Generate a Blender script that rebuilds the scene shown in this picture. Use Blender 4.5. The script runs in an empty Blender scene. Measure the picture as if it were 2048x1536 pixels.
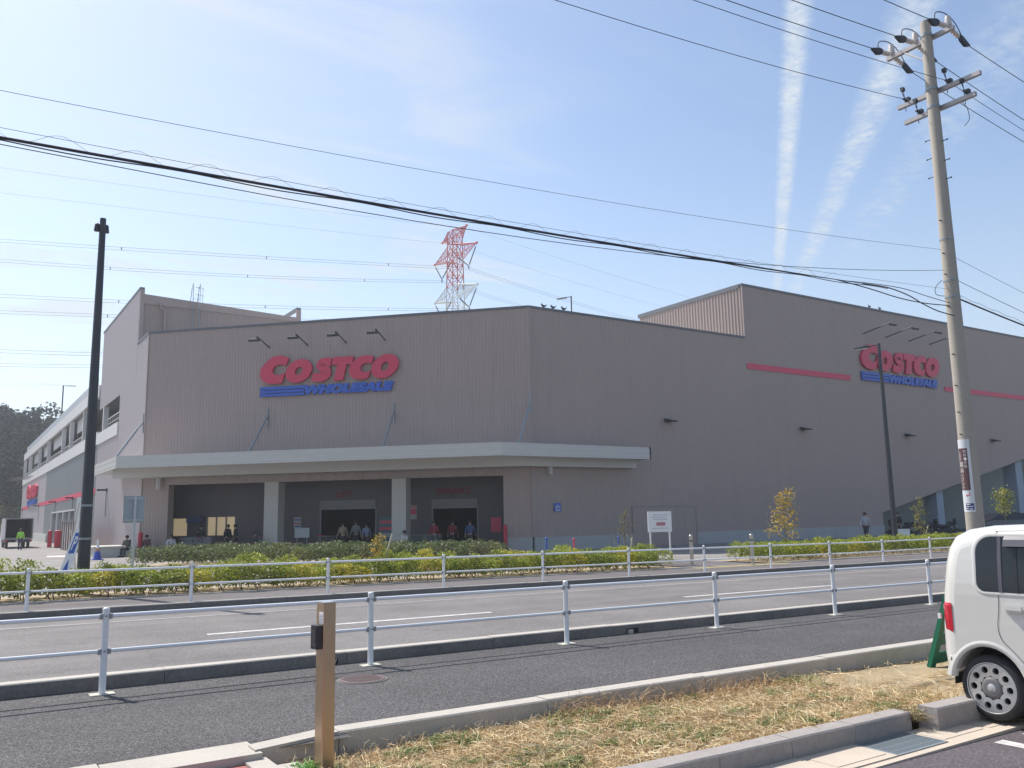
import bpy, bmesh, math, random
import numpy as np
from math import sin, cos, pi, radians, sqrt, atan2
from mathutils import Vector, Matrix

S = bpy.context.scene
COL = S.collection
random.seed(7)
RNG = np.random.default_rng(11)

# ---------------------------------------------------------------- camera, sky, sun, exposure
CAM_H = 1.62
YAW, PITCH, ROLL = radians(56.7), radians(8.83), radians(1.08)
fw = Vector((cos(YAW)*cos(PITCH), sin(YAW)*cos(PITCH), sin(PITCH)))
r0 = Vector((sin(YAW), -cos(YAW), 0.0)); u0 = r0.cross(fw)
rt = r0*cos(ROLL) - u0*sin(ROLL); up = u0*cos(ROLL) + r0*sin(ROLL)
cd = bpy.data.cameras.new('camera'); cam = bpy.data.objects.new('camera', cd); COL.objects.link(cam)
cam.matrix_world = Matrix(((rt.x, up.x, -fw.x, 0), (rt.y, up.y, -fw.y, 0), (rt.z, up.z, -fw.z, CAM_H), (0, 0, 0, 1)))
cd.sensor_width = 36.0; cd.lens = 1712/2048*36.0; cd.clip_start = 0.05; cd.clip_end = 6000
S.camera = cam

SUN_EL, SUN_ROT = radians(52), radians(343)
SKY_STRENGTH = 0.108
W = bpy.data.worlds.new('World'); S.world = W; W.use_nodes = True
nt = W.node_tree; N = nt.nodes; Lk = nt.links
bg = N['Background']; bg.inputs[1].default_value = SKY_STRENGTH
sky = N.new('ShaderNodeTexSky'); sky.sky_type = 'NISHITA'; sky.sun_disc = False
sky.sun_elevation = SUN_EL; sky.sun_rotation = SUN_ROT; sky.altitude = 0
sky.air_density = 1.0; sky.dust_density = .9; sky.ozone_density = 1.0

def wm(op, a, b=None, c=None):
    n = N.new('ShaderNodeMath'); n.operation = op
    for i, v in enumerate((a, b, c)):
        if v is None: continue
        if isinstance(v, (int, float)): n.inputs[i].default_value = v
        else: Lk.new(v, n.inputs[i])
    return n.outputs[0]
def wstep(v, a, b):
    n = N.new('ShaderNodeMapRange'); n.interpolation_type = 'SMOOTHERSTEP'
    Lk.new(v, n.inputs[0]); n.inputs[1].default_value = a; n.inputs[2].default_value = b
    return n.outputs[0]
tc = N.new('ShaderNodeTexCoord'); sx = N.new('ShaderNodeSeparateXYZ'); Lk.new(tc.outputs['Generated'], sx.inputs[0])
zc = wm('MAXIMUM', sx.outputs[2], 0.04)
cu, cv = wm('DIVIDE', sx.outputs[0], zc), wm('DIVIDE', sx.outputs[1], zc)       # the cloud layer as a plane overhead
cvec = N.new('ShaderNodeCombineXYZ'); Lk.new(cu, cvec.inputs[0]); Lk.new(cv, cvec.inputs[1])
def wnoise(scale, detail=4, rough=0.6, vec=None, dist=0.0):
    n = N.new('ShaderNodeTexNoise'); n.inputs['Scale'].default_value = scale; n.inputs['Detail'].default_value = detail
    n.inputs['Roughness'].default_value = rough; n.inputs['Distortion'].default_value = dist
    Lk.new(vec or cvec.outputs[0], n.inputs['Vector']); return n.outputs['Fac']
def trail(p, d, w_in, w_out, wob, scale, amt, lo, hi):
    nx, ny = -d[1], d[0]; off = nx*p[0] + ny*p[1]
    dist = wm('SUBTRACT', wm('ADD', wm('MULTIPLY', cu, nx), wm('MULTIPLY', cv, ny)), off)
    dist = wm('ADD', dist, wm('MULTIPLY', wm('SUBTRACT', wnoise(scale, 5, 0.6), 0.5), wob))
    dist = wm('ADD', dist, wm('MULTIPLY', wm('SUBTRACT', wnoise(scale*3.2, 6, .7), .5), wob*.9))
    m = wm('SUBTRACT', 1.0, wstep(wm('ABSOLUTE', dist), w_in, w_out))
    tex = wm('MULTIPLY', wstep(wnoise(scale*1.7, 6, 0.65), lo, hi), wm('MULTIPLY_ADD', wstep(wnoise(scale*.28, 3, .5), .3, .7), .45, .6))
    return wm('MULTIPLY', wm('MULTIPLY', m, tex), amt)
t1 = trail((1.345, .987), (.7563, .6542), .001, .040, .020, 30, 1.0, .0, .7)
t2 = trail((1.552, .859), (.7099, .7043), .0, .072, .038, 18, .92, .1, .8)
t3 = trail((1.80, .768), (.6645, .7473), .0, .14, .07, 10, .48, .25, .75)
fade = wstep(sx.outputs[2], 0.14, 0.34)
trails = wm('MAXIMUM', wm('MULTIPLY', t1, wm('MULTIPLY_ADD', fade, .45, .55)), wm('MAXIMUM', wm('MULTIPLY', t2, wm('MULTIPLY_ADD', fade, .45, .55)), wm('MULTIPLY', t3, fade)))
mp = N.new('ShaderNodeMapping'); Lk.new(cvec.outputs[0], mp.inputs[0]); mp.inputs['Rotation'].default_value = (0, 0, .7); mp.inputs['Scale'].default_value = (1.0, 2.4, 1)
wis = wstep(wnoise(.95, 8, .6, mp.outputs[0], .9), .44, .70)
side = wstep(wm('SUBTRACT', cv, wm('MULTIPLY', cu, 1.1)), -.2, 1.5)                 # more cloud towards the sun
low = wstep(sx.outputs[2], .02, .20)
wis2 = wstep(wnoise(2.2, 6, .6, mp.outputs[0], .4), .52, .8)
veil = wm('MULTIPLY', side, .15)
cl = wm('MINIMUM', wm('ADD', wm('ADD', wm('MULTIPLY', wis, wm('MULTIPLY_ADD', side, .70, .04)), wm('MULTIPLY', wis2, .09)), veil), .85)
hz = wm('MULTIPLY', wm('SUBTRACT', 1.0, wstep(sx.outputs[2], .0, .48)), .42)       # pale air near the horizon
mask = wm('MAXIMUM', wm('MAXIMUM', cl, trails), hz)
mix = N.new('ShaderNodeMixRGB'); Lk.new(mask, mix.inputs[0]); Lk.new(sky.outputs[0], mix.inputs[1]); mix.inputs[2].default_value = (4.15, 4.5, 4.8, 1)
Lk.new(mix.outputs[0], bg.inputs[0])

sd = bpy.data.lights.new('sun', 'SUN'); sun = bpy.data.objects.new('sun', sd); COL.objects.link(sun)
sd.energy = 3.6; sd.angle = radians(0.53); sd.color = (1.0, .95, .88)
sdir = Vector((sin(SUN_ROT)*cos(SUN_EL), cos(SUN_ROT)*cos(SUN_EL), sin(SUN_EL)))
sun.rotation_euler = sdir.to_track_quat('Z', 'Y').to_euler()
S.view_settings.view_transform = 'Standard'; S.view_settings.look = 'None'
S.view_settings.exposure = 0.75; S.view_settings.gamma = 1.0
S.cycles.max_bounces = 6; S.cycles.transparent_max_bounces = 8; S.cycles.sample_clamp_indirect = 6

# ---------------------------------------------------------------- materials
MATS = {}
def mat(name, col, rough=.7, metal=0., spec=.5, noise=None, bump=None, vary=.0, emit=None, attr=False, coat=0., transl=0., streak=None):
    """noise=(scale, amount, second colour) mixes patches in; bump=(scale, strength)"""
    if name in MATS: return MATS[name]
    m = bpy.data.materials.new(name); m.use_nodes = True; t = m.node_tree; n = t.nodes; l = t.links
    b = n['Principled BSDF']; b.inputs['Roughness'].default_value = rough; b.inputs['Metallic'].default_value = metal
    b.inputs['Specular IOR Level'].default_value = spec; b.inputs['Coat Weight'].default_value = coat
    b.inputs['Base Color'].default_value = (*col, 1)
    tcn = n.new('ShaderNodeTexCoord'); src = None
    geo = n.new('ShaderNodeNewGeometry')
    if attr:
        a = n.new('ShaderNodeAttribute'); a.attribute_name = 'Col'; src = a.outputs['Color']
        l.new(src, b.inputs['Base Color'])
    if noise:
        prev = None
        for (sc, amt, c2) in (noise if isinstance(noise, list) else [noise]):
            q = n.new('ShaderNodeTexNoise'); q.inputs['Scale'].default_value = sc; q.inputs['Detail'].default_value = 5; q.inputs['Roughness'].default_value = .65
            l.new(geo.outputs['Position'], q.inputs['Vector'])
            r = n.new('ShaderNodeMapRange'); l.new(q.outputs['Fac'], r.inputs[0]); r.inputs[1].default_value = .38; r.inputs[2].default_value = .64; r.inputs[4].default_value = amt
            x = n.new('ShaderNodeMixRGB'); l.new(r.outputs[0], x.inputs[0])
            if prev: l.new(prev, x.inputs[1])
            elif src: l.new(src, x.inputs[1])
            else: x.inputs[1].default_value = (*col, 1)
            x.inputs[2].default_value = (*c2, 1); prev = x.outputs[0]
        if streak:                                      # rain streaks running down, and sheet to sheet differences
            mpp = n.new('ShaderNodeMapping'); l.new(geo.outputs['Position'], mpp.inputs[0]); mpp.inputs['Scale'].default_value = (1.6, 1.6, .07)
            q = n.new('ShaderNodeTexNoise'); q.inputs['Scale'].default_value = 1.0; q.inputs['Detail'].default_value = 6; q.inputs['Roughness'].default_value = .7; l.new(mpp.outputs[0], q.inputs['Vector'])
            r = n.new('ShaderNodeMapRange'); l.new(q.outputs['Fac'], r.inputs[0]); r.inputs[1].default_value = .5; r.inputs[2].default_value = .78; r.inputs[4].default_value = .42
            x = n.new('ShaderNodeMixRGB'); l.new(r.outputs[0], x.inputs[0]); l.new(prev, x.inputs[1]); x.inputs[2].default_value = (*streak, 1); prev = x.outputs[0]
        l.new(prev, b.inputs['Base Color'])
    if bump:
        q = n.new('ShaderNodeTexNoise'); q.inputs['Scale'].default_value = bump[0]; q.inputs['Detail'].default_value = 3
        l.new(geo.outputs['Position'], q.inputs['Vector'])
        bm_ = n.new('ShaderNodeBump'); bm_.inputs['Strength'].default_value = bump[1]; bm_.inputs['Distance'].default_value = .01
        l.new(q.outputs['Fac'], bm_.inputs['Height']); l.new(bm_.outputs[0], b.inputs['Normal'])
    if emit:
        b.inputs['Emission Color'].default_value = (*emit[0], 1); b.inputs['Emission Strength'].default_value = emit[1]
    if transl:
        tr = n.new('ShaderNodeBsdfTranslucent'); ms = n.new('ShaderNodeMixShader'); ms.inputs[0].default_value = transl
        if src: l.new(src, tr.inputs[0])
        else: tr.inputs[0].default_value = (*col, 1)
        l.new(b.outputs[0], ms.inputs[1]); l.new(tr.outputs[0], ms.inputs[2]); l.new(ms.outputs[0], n['Material Output'].inputs[0])
    MATS[name] = m; return m

def asphalt(name, col, light, speck=.5, scale=140, crack=1.0):
    m = mat(name, col, .86, spec=.3)
    t = m.node_tree; n = t.nodes; l = t.links; b = n['Principled BSDF']; geo = n.new('ShaderNodeNewGeometry')
    v = n.new('ShaderNodeTexVoronoi'); v.inputs['Scale'].default_value = scale; l.new(geo.outputs['Position'], v.inputs['Vector'])
    sp = n.new('ShaderNodeSeparateColor'); l.new(v.outputs['Color'], sp.inputs[0])
    r = n.new('ShaderNodeMapRange'); l.new(sp.outputs[0], r.inputs[0]); r.inputs[1].default_value = .45; r.inputs[2].default_value = 1.0; r.inputs[4].default_value = speck
    x = n.new('ShaderNodeMixRGB'); l.new(r.outputs[0], x.inputs[0]); x.inputs[1].default_value = (*col, 1); x.inputs[2].default_value = (*light, 1)
    q = n.new('ShaderNodeTexNoise'); q.inputs['Scale'].default_value = .55; q.inputs['Detail'].default_value = 6; q.inputs['Roughness'].default_value = .6; l.new(geo.outputs['Position'], q.inputs['Vector'])
    r2 = n.new('ShaderNodeMapRange'); l.new(q.outputs['Fac'], r2.inputs[0]); r2.inputs[1].default_value = .3; r2.inputs[2].default_value = .7; r2.inputs[3].default_value = .82; r2.inputs[4].default_value = 1.16
    y = n.new('ShaderNodeVectorMath'); y.operation = 'SCALE'; l.new(x.outputs[0], y.inputs[0]); l.new(r2.outputs[0], y.inputs['Scale'])
    q2 = n.new('ShaderNodeTexNoise'); q2.inputs['Scale'].default_value = 38; q2.inputs['Detail'].default_value = 3; l.new(geo.outputs['Position'], q2.inputs['Vector'])
    r3 = n.new('ShaderNodeMapRange'); l.new(q2.outputs['Fac'], r3.inputs[0]); r3.inputs[1].default_value = .3; r3.inputs[2].default_value = .7; r3.inputs[3].default_value = .86; r3.inputs[4].default_value = 1.14
    z = n.new('ShaderNodeVectorMath'); z.operation = 'SCALE'; l.new(y.outputs[0], z.inputs[0]); l.new(r3.outputs[0], z.inputs['Scale'])
    mpp = n.new('ShaderNodeMapping'); l.new(geo.outputs['Position'], mpp.inputs[0]); mpp.inputs['Scale'].default_value = (.07, 1.3, 1)      # wheel paths and paving lanes run along X
    q4 = n.new('ShaderNodeTexNoise'); q4.inputs['Scale'].default_value = 1.0; q4.inputs['Detail'].default_value = 4; l.new(mpp.outputs[0], q4.inputs['Vector'])
    r4 = n.new('ShaderNodeMapRange'); l.new(q4.outputs['Fac'], r4.inputs[0]); r4.inputs[1].default_value = .35; r4.inputs[2].default_value = .65; r4.inputs[3].default_value = .90; r4.inputs[4].default_value = 1.10
    z4 = n.new('ShaderNodeVectorMath'); z4.operation = 'SCALE'; l.new(z.outputs[0], z4.inputs[0]); l.new(r4.outputs[0], z4.inputs['Scale']); z = z4
    v5 = n.new('ShaderNodeTexVoronoi'); v5.feature = 'DISTANCE_TO_EDGE'; v5.inputs['Scale'].default_value = .34; v5.inputs['Randomness'].default_value = 1
    n5 = n.new('ShaderNodeTexNoise'); n5.inputs['Scale'].default_value = 2.2; n5.inputs['Detail'].default_value = 5; l.new(geo.outputs['Position'], n5.inputs['Vector'])
    a5 = n.new('ShaderNodeMixRGB'); a5.blend_type = 'ADD'; a5.inputs[0].default_value = .55; l.new(geo.outputs['Position'], a5.inputs[1]); l.new(n5.outputs['Color'], a5.inputs[2]); l.new(a5.outputs[0], v5.inputs['Vector'])
    c5 = n.new('ShaderNodeMapRange'); l.new(v5.outputs['Distance'], c5.inputs[0]); c5.inputs[1].default_value = .002; c5.inputs[2].default_value = .009; c5.inputs[3].default_value = crack; c5.inputs[4].default_value = 1.0
    z5 = n.new('ShaderNodeVectorMath'); z5.operation = 'SCALE'; l.new(z.outputs[0], z5.inputs[0]); l.new(c5.outputs[0], z5.inputs['Scale']); z = z5
    l.new(z.outputs[0], b.inputs['Base Color'])
    bm_ = n.new('ShaderNodeBump'); bm_.inputs['Strength'].default_value = .6; bm_.inputs['Distance'].default_value = .004
    l.new(v.outputs['Distance'], bm_.inputs['Height']); l.new(bm_.outputs[0], b.inputs['Normal'])
    return m

M = {}
M['wall'] = mat('taupe_cladding', (.37, .295, .27), .62, noise=[(.35, .3, (.335, .27, .25)), (3.0, .2, (.39, .315, .29))], streak=(.30, .245, .23))
M['wall_grey'] = mat('grey_cladding', (.24, .25, .255), .6, noise=(.5, .3, (.20, .21, .22)))
M['wall_white'] = mat('white_panel', (.66, .65, .64), .55, noise=(1.2, .3, (.56, .55, .54)))
M['cap'] = mat('slate_flashing', (.13, .14, .16), .5)
M['plinth'] = mat('grey_concrete_base', (.40, .41, .41), .85, noise=[(1.1, .5, (.33, .34, .34)), (9, .3, (.44, .45, .45))])
M['canopy'] = mat('pale_canopy_metal', (.54, .525, .50), .45, noise=(2, .3, (.49, .48, .46)))
M['soffit'] = mat('soffit_metal', (.66, .65, .63), .55)
M['column'] = mat('pale_column', (.50, .49, .45), .7, noise=(2.5, .3, (.42, .42, .40)))
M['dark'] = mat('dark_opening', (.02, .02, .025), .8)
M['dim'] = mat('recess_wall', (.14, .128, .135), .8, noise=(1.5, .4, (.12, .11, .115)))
M['steel'] = mat('galvanised_steel', (.30, .34, .36), .5, .5)
M['black'] = mat('black_metal', (.035, .037, .045), .45, .3)
M['navypole'] = mat('dark_pole_paint', (.042, .044, .055), .42, .2, noise=(3, .4, (.055, .056, .065)))
M['red'] = mat('red_sign', (.62, .04, .10), .4)
M['blue'] = mat('blue_sign', (.03, .11, .50), .4)
M['redband'] = mat('red_stripe_paint', (.64, .07, .13), .5)
M['white'] = mat('white_paint', (.80, .80, .80), .45)
M['fence'] = mat('white_fence_paint', (.80, .81, .83), .38, noise=(14, .22, (.70, .71, .72)))
M['marking'] = mat('road_marking_paint', (.70, .68, .66), .8, noise=[(9, .85, (.36, .34, .33)), (70, .6, (.50, .48, .46))])
M['marking_old'] = mat('worn_marking_paint', (.44, .41, .40), .85, noise=[(7, .9, (.25, .235, .23)), (60, .6, (.27, .25, .25))])
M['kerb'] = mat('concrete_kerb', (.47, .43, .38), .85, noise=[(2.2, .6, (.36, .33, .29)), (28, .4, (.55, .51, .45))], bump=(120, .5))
M['kerbd'] = mat('dark_kerb', (.19, .175, .165), .9, noise=[(2.0, .7, (.12, .11, .105)), (22, .5, (.26, .245, .23))], bump=(120, .6))  # darker concrete for kerb bodies below their paler top layers
M['gutter'] = mat('concrete_gutter', (.54, .46, .37), .88, noise=[(3, .5, (.44, .38, .31)), (40, .35, (.60, .52, .44))], bump=(150, .4))
M['soil'] = mat('sandy_soil', (.40, .31, .20), .95, noise=[(4, .6, (.27, .20, .13)), (30, .5, (.50, .41, .29))], bump=(60, .8))
M['drysoil'] = mat('dry_lawn_soil', (.34, .26, .15), .95, noise=[(2.5, .7, (.20, .15, .09)), (25, .5, (.46, .37, .24))], bump=(70, .9))
M['earth'] = mat('open_ground', (.22, .20, .17), .95, noise=(.05, .6, (.12, .14, .07)))
M['road'] = asphalt('road_asphalt', (.150, .140, .137), (.34, .32, .31), .5, 90, .86)
M['walk'] = asphalt('pavement_asphalt', (.049, .046, .047), (.27, .26, .265), .62, 115)
M['walkfar'] = asphalt('far_pavement_asphalt', (.125, .112, .112), (.26, .24, .24), .4, 60)
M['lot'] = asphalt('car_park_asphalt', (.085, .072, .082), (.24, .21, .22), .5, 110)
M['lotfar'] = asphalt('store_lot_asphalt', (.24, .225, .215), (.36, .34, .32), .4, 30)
M['pole'] = mat('pole_concrete', (.36, .325, .275), .85, noise=[(1.5, .5, (.30, .275, .24)), (12, .35, (.42, .385, .33))], bump=(60, .4))
M['porcelain'] = mat('porcelain', (.62, .57, .54), .25, noise=(30, .3, (.5, .42, .4)))
M['wire'] = mat('black_cable', (.03, .032, .045), .6)
M['wirefar'] = mat('aluminium_conductor', (.22, .23, .25), .5, .5)
M['insul'] = mat('dark_insulator', (.03, .045, .05), .4)
M['towred'] = mat('tower_red', (.50, .055, .045), .6)
M['towwhite'] = mat('tower_white', (.55, .55, .53), .6)
M['leaf'] = mat('leaf', (.1, .15, .03), .5, attr=True, transl=.38, spec=.35)
M['straw'] = mat('dry_straw', (.5, .4, .2), .75, attr=True, transl=.12)
M['bark'] = mat('bark', (.12, .09, .065), .9, noise=(20, .5, (.2, .16, .12)))
M['gold'] = mat('champagne_steel', (.50, .37, .25), .33, .85, noise=(1.4, .3, (.46, .35, .26)))
M['carwhite'] = mat('pearl_white_paint', (.67, .655, .62), .22, coat=.8)
M['glass'] = mat('tinted_glass', (.018, .022, .03), .04, spec=.5)
M['rubber'] = mat('tyre_rubber', (.022, .022, .026), .75, noise=(30, .5, (.04, .038, .038)))
M['hubcap'] = mat('silver_hubcap', (.55, .55, .56), .32, .55)
M['hubgrey'] = mat('grey_hub_centre', (.16, .155, .16), .5)
M['seam'] = mat('panel_gap', (.13, .13, .13), .8)
M['plastic'] = mat('grey_plastic', (.10, .095, .12), .35)
M['taillight'] = mat('tail_light_red', (.52, .012, .03), .12, coat=.8)
M['green'] = mat('green_plastic', (.010, .15, .085), .4)
M['skin'] = mat('skin', (.42, .27, .2), .6)
M['hair'] = mat('dark_hair', (.015, .012, .012), .6)
M['warm'] = mat('lit_window', (.45, .38, .24), .6, emit=((1.0, .78, .48), .15))
M['tile'] = mat('red_paving_tile', (.38, .13, .11), .8, noise=(30, .4, (.3, .1, .09)))
M['yellow'] = mat('faded_yellow_strip', (.55, .44, .16), .8)

# ---------------------------------------------------------------- mesh helpers
SPLIT = {'brace', 'deck_column', 'plinth', 'shutter_door', 'side_wall', 'roof_block_wall', 'hanger', 'red_stripe', 'corner_trim', 'deck_parapet', 'shoe', 'light', 'leg', 'band',
         'parapet_cap', 'opening_jamb', 'bracket', 'deck_screen', 'street_wall', 'entrance_wall', 'roof', 'step_bolt', 'bars_edge'}
class MB:
    def __init__(s): s.v = []; s.f = []; s.sm = []
    def add(s, vs, fs, smooth=False):
        o = len(s.v); s.v += [tuple(p) for p in vs]; s.f += [tuple(o+i for i in q) for q in fs]; s.sm += [smooth]*len(fs); return s
    def box(s, x0, x1, y0, y1, z0, z1):
        return s.add([(x0,y0,z0),(x1,y0,z0),(x1,y1,z0),(x0,y1,z0),(x0,y0,z1),(x1,y0,z1),(x1,y1,z1),(x0,y1,z1)],
                     [(0,3,2,1),(4,5,6,7),(0,1,5,4),(1,2,6,5),(2,3,7,6),(3,0,4,7)])
    def obox(s, c, ax, ay, az, hx, hy, hz):
        c, ax, ay, az = Vector(c), Vector(ax).normalized(), Vector(ay).normalized(), Vector(az).normalized()
        vs = [c+ax*(hx*i)+ay*(hy*j)+az*(hz*k) for k in (-1,1) for (i,j) in ((-1,-1),(1,-1),(1,1),(-1,1))]
        return s.add(vs, [(0,3,2,1),(4,5,6,7),(0,1,5,4),(1,2,6,5),(2,3,7,6),(3,0,4,7)])
    def prism(s, poly, d, cap=True, smooth=False):
        """poly: 3D points of one face, d: extrusion vector"""
        n = len(poly); d = Vector(d); a = [Vector(p) for p in poly]; vs = a+[p+d for p in a]
        fs = [(i, (i+1) % n, n+(i+1) % n, n+i) for i in range(n)]
        s.add(vs, fs, smooth)
        if cap:
            o = len(s.v); s.v += [tuple(p) for p in vs]; s.f += [tuple(o+i for i in reversed(range(n))), tuple(o+n+i for i in range(n))]; s.sm += [False]*2
        return s
    def tube(s, pts, r, n=8, closed=False, caps=True, smooth=True):
        pts = [Vector(p) for p in pts]; m = len(pts); rr = r if hasattr(r, '__len__') else [r]*m
        vs = []; pu = None
        for i, p in enumerate(pts):
            t = (pts[min(i+1, m-1)]-pts[max(i-1, 0)]).normalized()
            if pu is None: pu = Vector((0,0,1)) if abs(t.z) < .9 else Vector((1,0,0))
            a = t.cross(pu); a = a.normalized() if a.length > 1e-6 else Vector((1,0,0)); b = a.cross(t).normalized(); pu = b
            vs += [p+(a*cos(2*pi*k/n)+b*sin(2*pi*k/n))*rr[i] for k in range(n)]
        fs = [(i*n+k, i*n+(k+1) % n, (i+1)*n+(k+1) % n, (i+1)*n+k) for i in range(m-1) for k in range(n)]
        s.add(vs, fs, smooth)
        if caps:
            o = len(s.v); s.v += [tuple(q) for q in vs[:n]+vs[-n:]]; s.f += [tuple(o+i for i in reversed(range(n))), tuple(o+n+i for i in range(n))]; s.sm += [False]*2
        return s
    def lathe(s, prof, c=(0,0,0), axis='z', n=24, smooth=True):
        """prof: (radius, height) pairs; closes on the axis where the radius is 0"""
        c = Vector(c); vs = []
        for (r, h) in prof:
            for k in range(n):
                a = 2*pi*k/n; p = Vector((r*cos(a), r*sin(a), h))
                if axis == 'x': p = Vector((p.z, p.x, p.y))
                if axis == 'y': p = Vector((p.x, p.z, p.y))
                vs.append(c+p)
        fs = [(i*n+k, i*n+(k+1) % n, (i+1)*n+(k+1) % n, (i+1)*n+k) for i in range(len(prof)-1) for k in range(n)]
        return s.add(vs, fs, smooth)
    def quad(s, a, b, c, d): return s.add([a,b,c,d], [(0,1,2,3)])
    def islands(s):
        par = list(range(len(s.v)))
        def fi(i):
            while par[i] != i: par[i] = par[par[i]]; i = par[i]
            return i
        for f in s.f:
            a = fi(f[0])
            for k in f[1:]: par[fi(k)] = a
        key = {}; groups = {}
        for i, v in enumerate(s.v):                     # caps repeat vertices: join islands that share a corner point
            kk = (round(v[0], 4), round(v[1], 4), round(v[2], 4))
            if kk in key: par[fi(i)] = fi(key[kk])
            else: key[kk] = i
        for f, sm in zip(s.f, s.sm): groups.setdefault(fi(f[0]), []).append((f, sm))
        out = []
        for fs in groups.values():
            m = MB(); ids = sorted({i for f, _ in fs for i in f}); ix = {i: k for k, i in enumerate(ids)}
            m.v = [s.v[i] for i in ids]; m.f = [tuple(ix[i] for i in f) for f, _ in fs]; m.sm = [q for _, q in fs]; out.append(m)
        return out
    def build(s, name, m, parent=None, loc=None):
        if name in SPLIT and parent is not None:
            parts = s.islands()
            if 1 < len(parts) <= 60:
                for q in parts[:-1]: q.build(name, m, parent, loc)
                return parts[-1].build(name, m, parent, loc)
        off = Vector((0,0,0))
        q = parent
        while q is not None: off += q.location; q = q.parent
        if loc is not None: off = Vector(loc)
        q = parent
        while q is not None:
            if q.get('_local'): off = Vector((0,0,0))
            q = q.parent
        me = bpy.data.meshes.new(name)
        me.from_pydata([(x-off.x, y-off.y, z-off.z) for x, y, z in s.v], [], s.f)
        me.polygons.foreach_set('use_smooth', s.sm); me.materials.append(m); me.validate(); me.update()
        return link(name, me, parent, loc)
def link(name, me, parent=None, loc=None):
    o = bpy.data.objects.new(name, me); COL.objects.link(o)
    if parent is not None: o.parent = parent
    elif loc is not None: o.location = loc
    return o
def tag(o, label=None, cat=None, group=None, kind=None):
    if label: o['label'] = label
    if cat: o['category'] = cat
    if group: o['group'] = group
    if kind: o['kind'] = kind
    return o
def thing(name, label, cat, loc=(0,0,0), group=None, local=False):
    o = bpy.data.objects.new(name, None); COL.objects.link(o); o.location = loc; o.empty_display_size = .2
    if local: o['_local'] = 1
    return tag(o, label, cat, group)
def dup(root, loc, rz=0., label=None, group=None, scale=None):
    r = root.copy(); COL.objects.link(r); r.location = loc; r.rotation_euler = (0, 0, rz)
    if scale: r.scale = (scale, scale, scale)
    for ch in root.children:
        c = ch.copy(); COL.objects.link(c); c.parent = r
        for g_ in ch.children:
            d = g_.copy(); COL.objects.link(d); d.parent = c
    if label: r['label'] = label
    if group: r['group'] = group
    return r
def struct(name, mb, m): return tag(mb.build(name, m), kind='structure')
def fast(name, P, m, cols=None, parent=None, loc=(0,0,0)):
    """P: (n,k,3) polygons of k corners each, cols: (n,3)"""
    n, k, _ = P.shape; me = bpy.data.meshes.new(name)
    me.vertices.add(n*k); me.vertices.foreach_set('co', (P-np.array(loc)).astype(np.float32).ravel())
    me.loops.add(n*k); me.loops.foreach_set('vertex_index', np.arange(n*k, dtype=np.int32))
    me.polygons.add(n); me.polygons.foreach_set('loop_start', np.arange(0, n*k, k, dtype=np.int32))
    me.update(calc_edges=True)
    if cols is not None:
        at = me.color_attributes.new('Col', 'FLOAT_COLOR', 'POINT')
        c = np.ones((n*k, 4), np.float32); c[:, :3] = np.repeat(cols, k, 0); at.data.foreach_set('color', c.ravel())
    me.materials.append(m); return link(name, me, parent, None if parent else loc)
def smooth_path(pts, n=6, closed=False):
    P = [np.array(p, float) for p in pts]; out = []; m = len(P)
    for i in range(m if closed else m-1):
        a, b, c, d = (P[(i-1) % m], P[i], P[(i+1) % m], P[(i+2) % m]) if closed else (P[max(i-1, 0)], P[i], P[i+1], P[min(i+2, m-1)])
        for k in range(n):
            t = k/n; out.append(tuple(.5*((2*b)+(-a+c)*t+(2*a-5*b+4*c-d)*t*t+(-a+3*b-3*c+d)*t**3)))
    if not closed: out.append(tuple(P[-1]))
    return out
def tri_prism(mb, poly2, fn, depth):
    """extrudes a simple 2D outline (concave allowed); fn maps (u,v,w) to 3D"""
    n = len(poly2); fr = [fn(u, v, depth) for u, v in poly2]; bk = [fn(u, v, 0) for u, v in poly2]
    from mathutils.geometry import tessellate_polygon
    tr = tessellate_polygon([[Vector((u, v, 0)) for u, v in poly2]])
    mb.add(fr, [tuple(t) for t in tr]); mb.add(fr+bk, [(i, (i+1) % n, n+(i+1) % n, n+i) for i in range(n)])
def text_mesh(body, size=1., extrude=.02, bold=0., shear=0., spacing=1., align='LEFT'):
    c = bpy.data.curves.new('lettering', 'FONT'); c.body = body; c.size = size; c.extrude = extrude; c.offset = bold; c.shear = shear
    c.space_character = spacing; c.align_x = align; c.resolution_u = 3
    o = bpy.data.objects.new('lettering', c); COL.objects.link(o)
    dg = bpy.context.evaluated_depsgraph_get(); me = bpy.data.meshes.new_from_object(o.evaluated_get(dg))
    vs = [tuple(v.co) for v in me.vertices]; fs = [tuple(p.vertices) for p in me.polygons]
    bpy.data.objects.remove(o); bpy.data.curves.remove(c); bpy.data.meshes.remove(me)
    return vs, fs
def fit_text(mb, body, w, h, fn, bold=0., shear=0., extrude=.02, keep=False):
    vs, fs = text_mesh(body, 1., .5, bold, shear)
    if not vs: return
    xs = [v[0] for v in vs]; ys = [v[1] for v in vs]; x0, x1, y0, y1 = min(xs), max(xs), min(ys), max(ys)
    k = min(w/(x1-x0), h/(y1-y0)) if keep else None
    kx, ky = (k, k) if keep else (w/(x1-x0), h/(y1-y0))
    mb.add([fn((x-x0)*kx, (y-y0)*ky, (z+.5)*extrude) for x, y, z in vs], fs)

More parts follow.
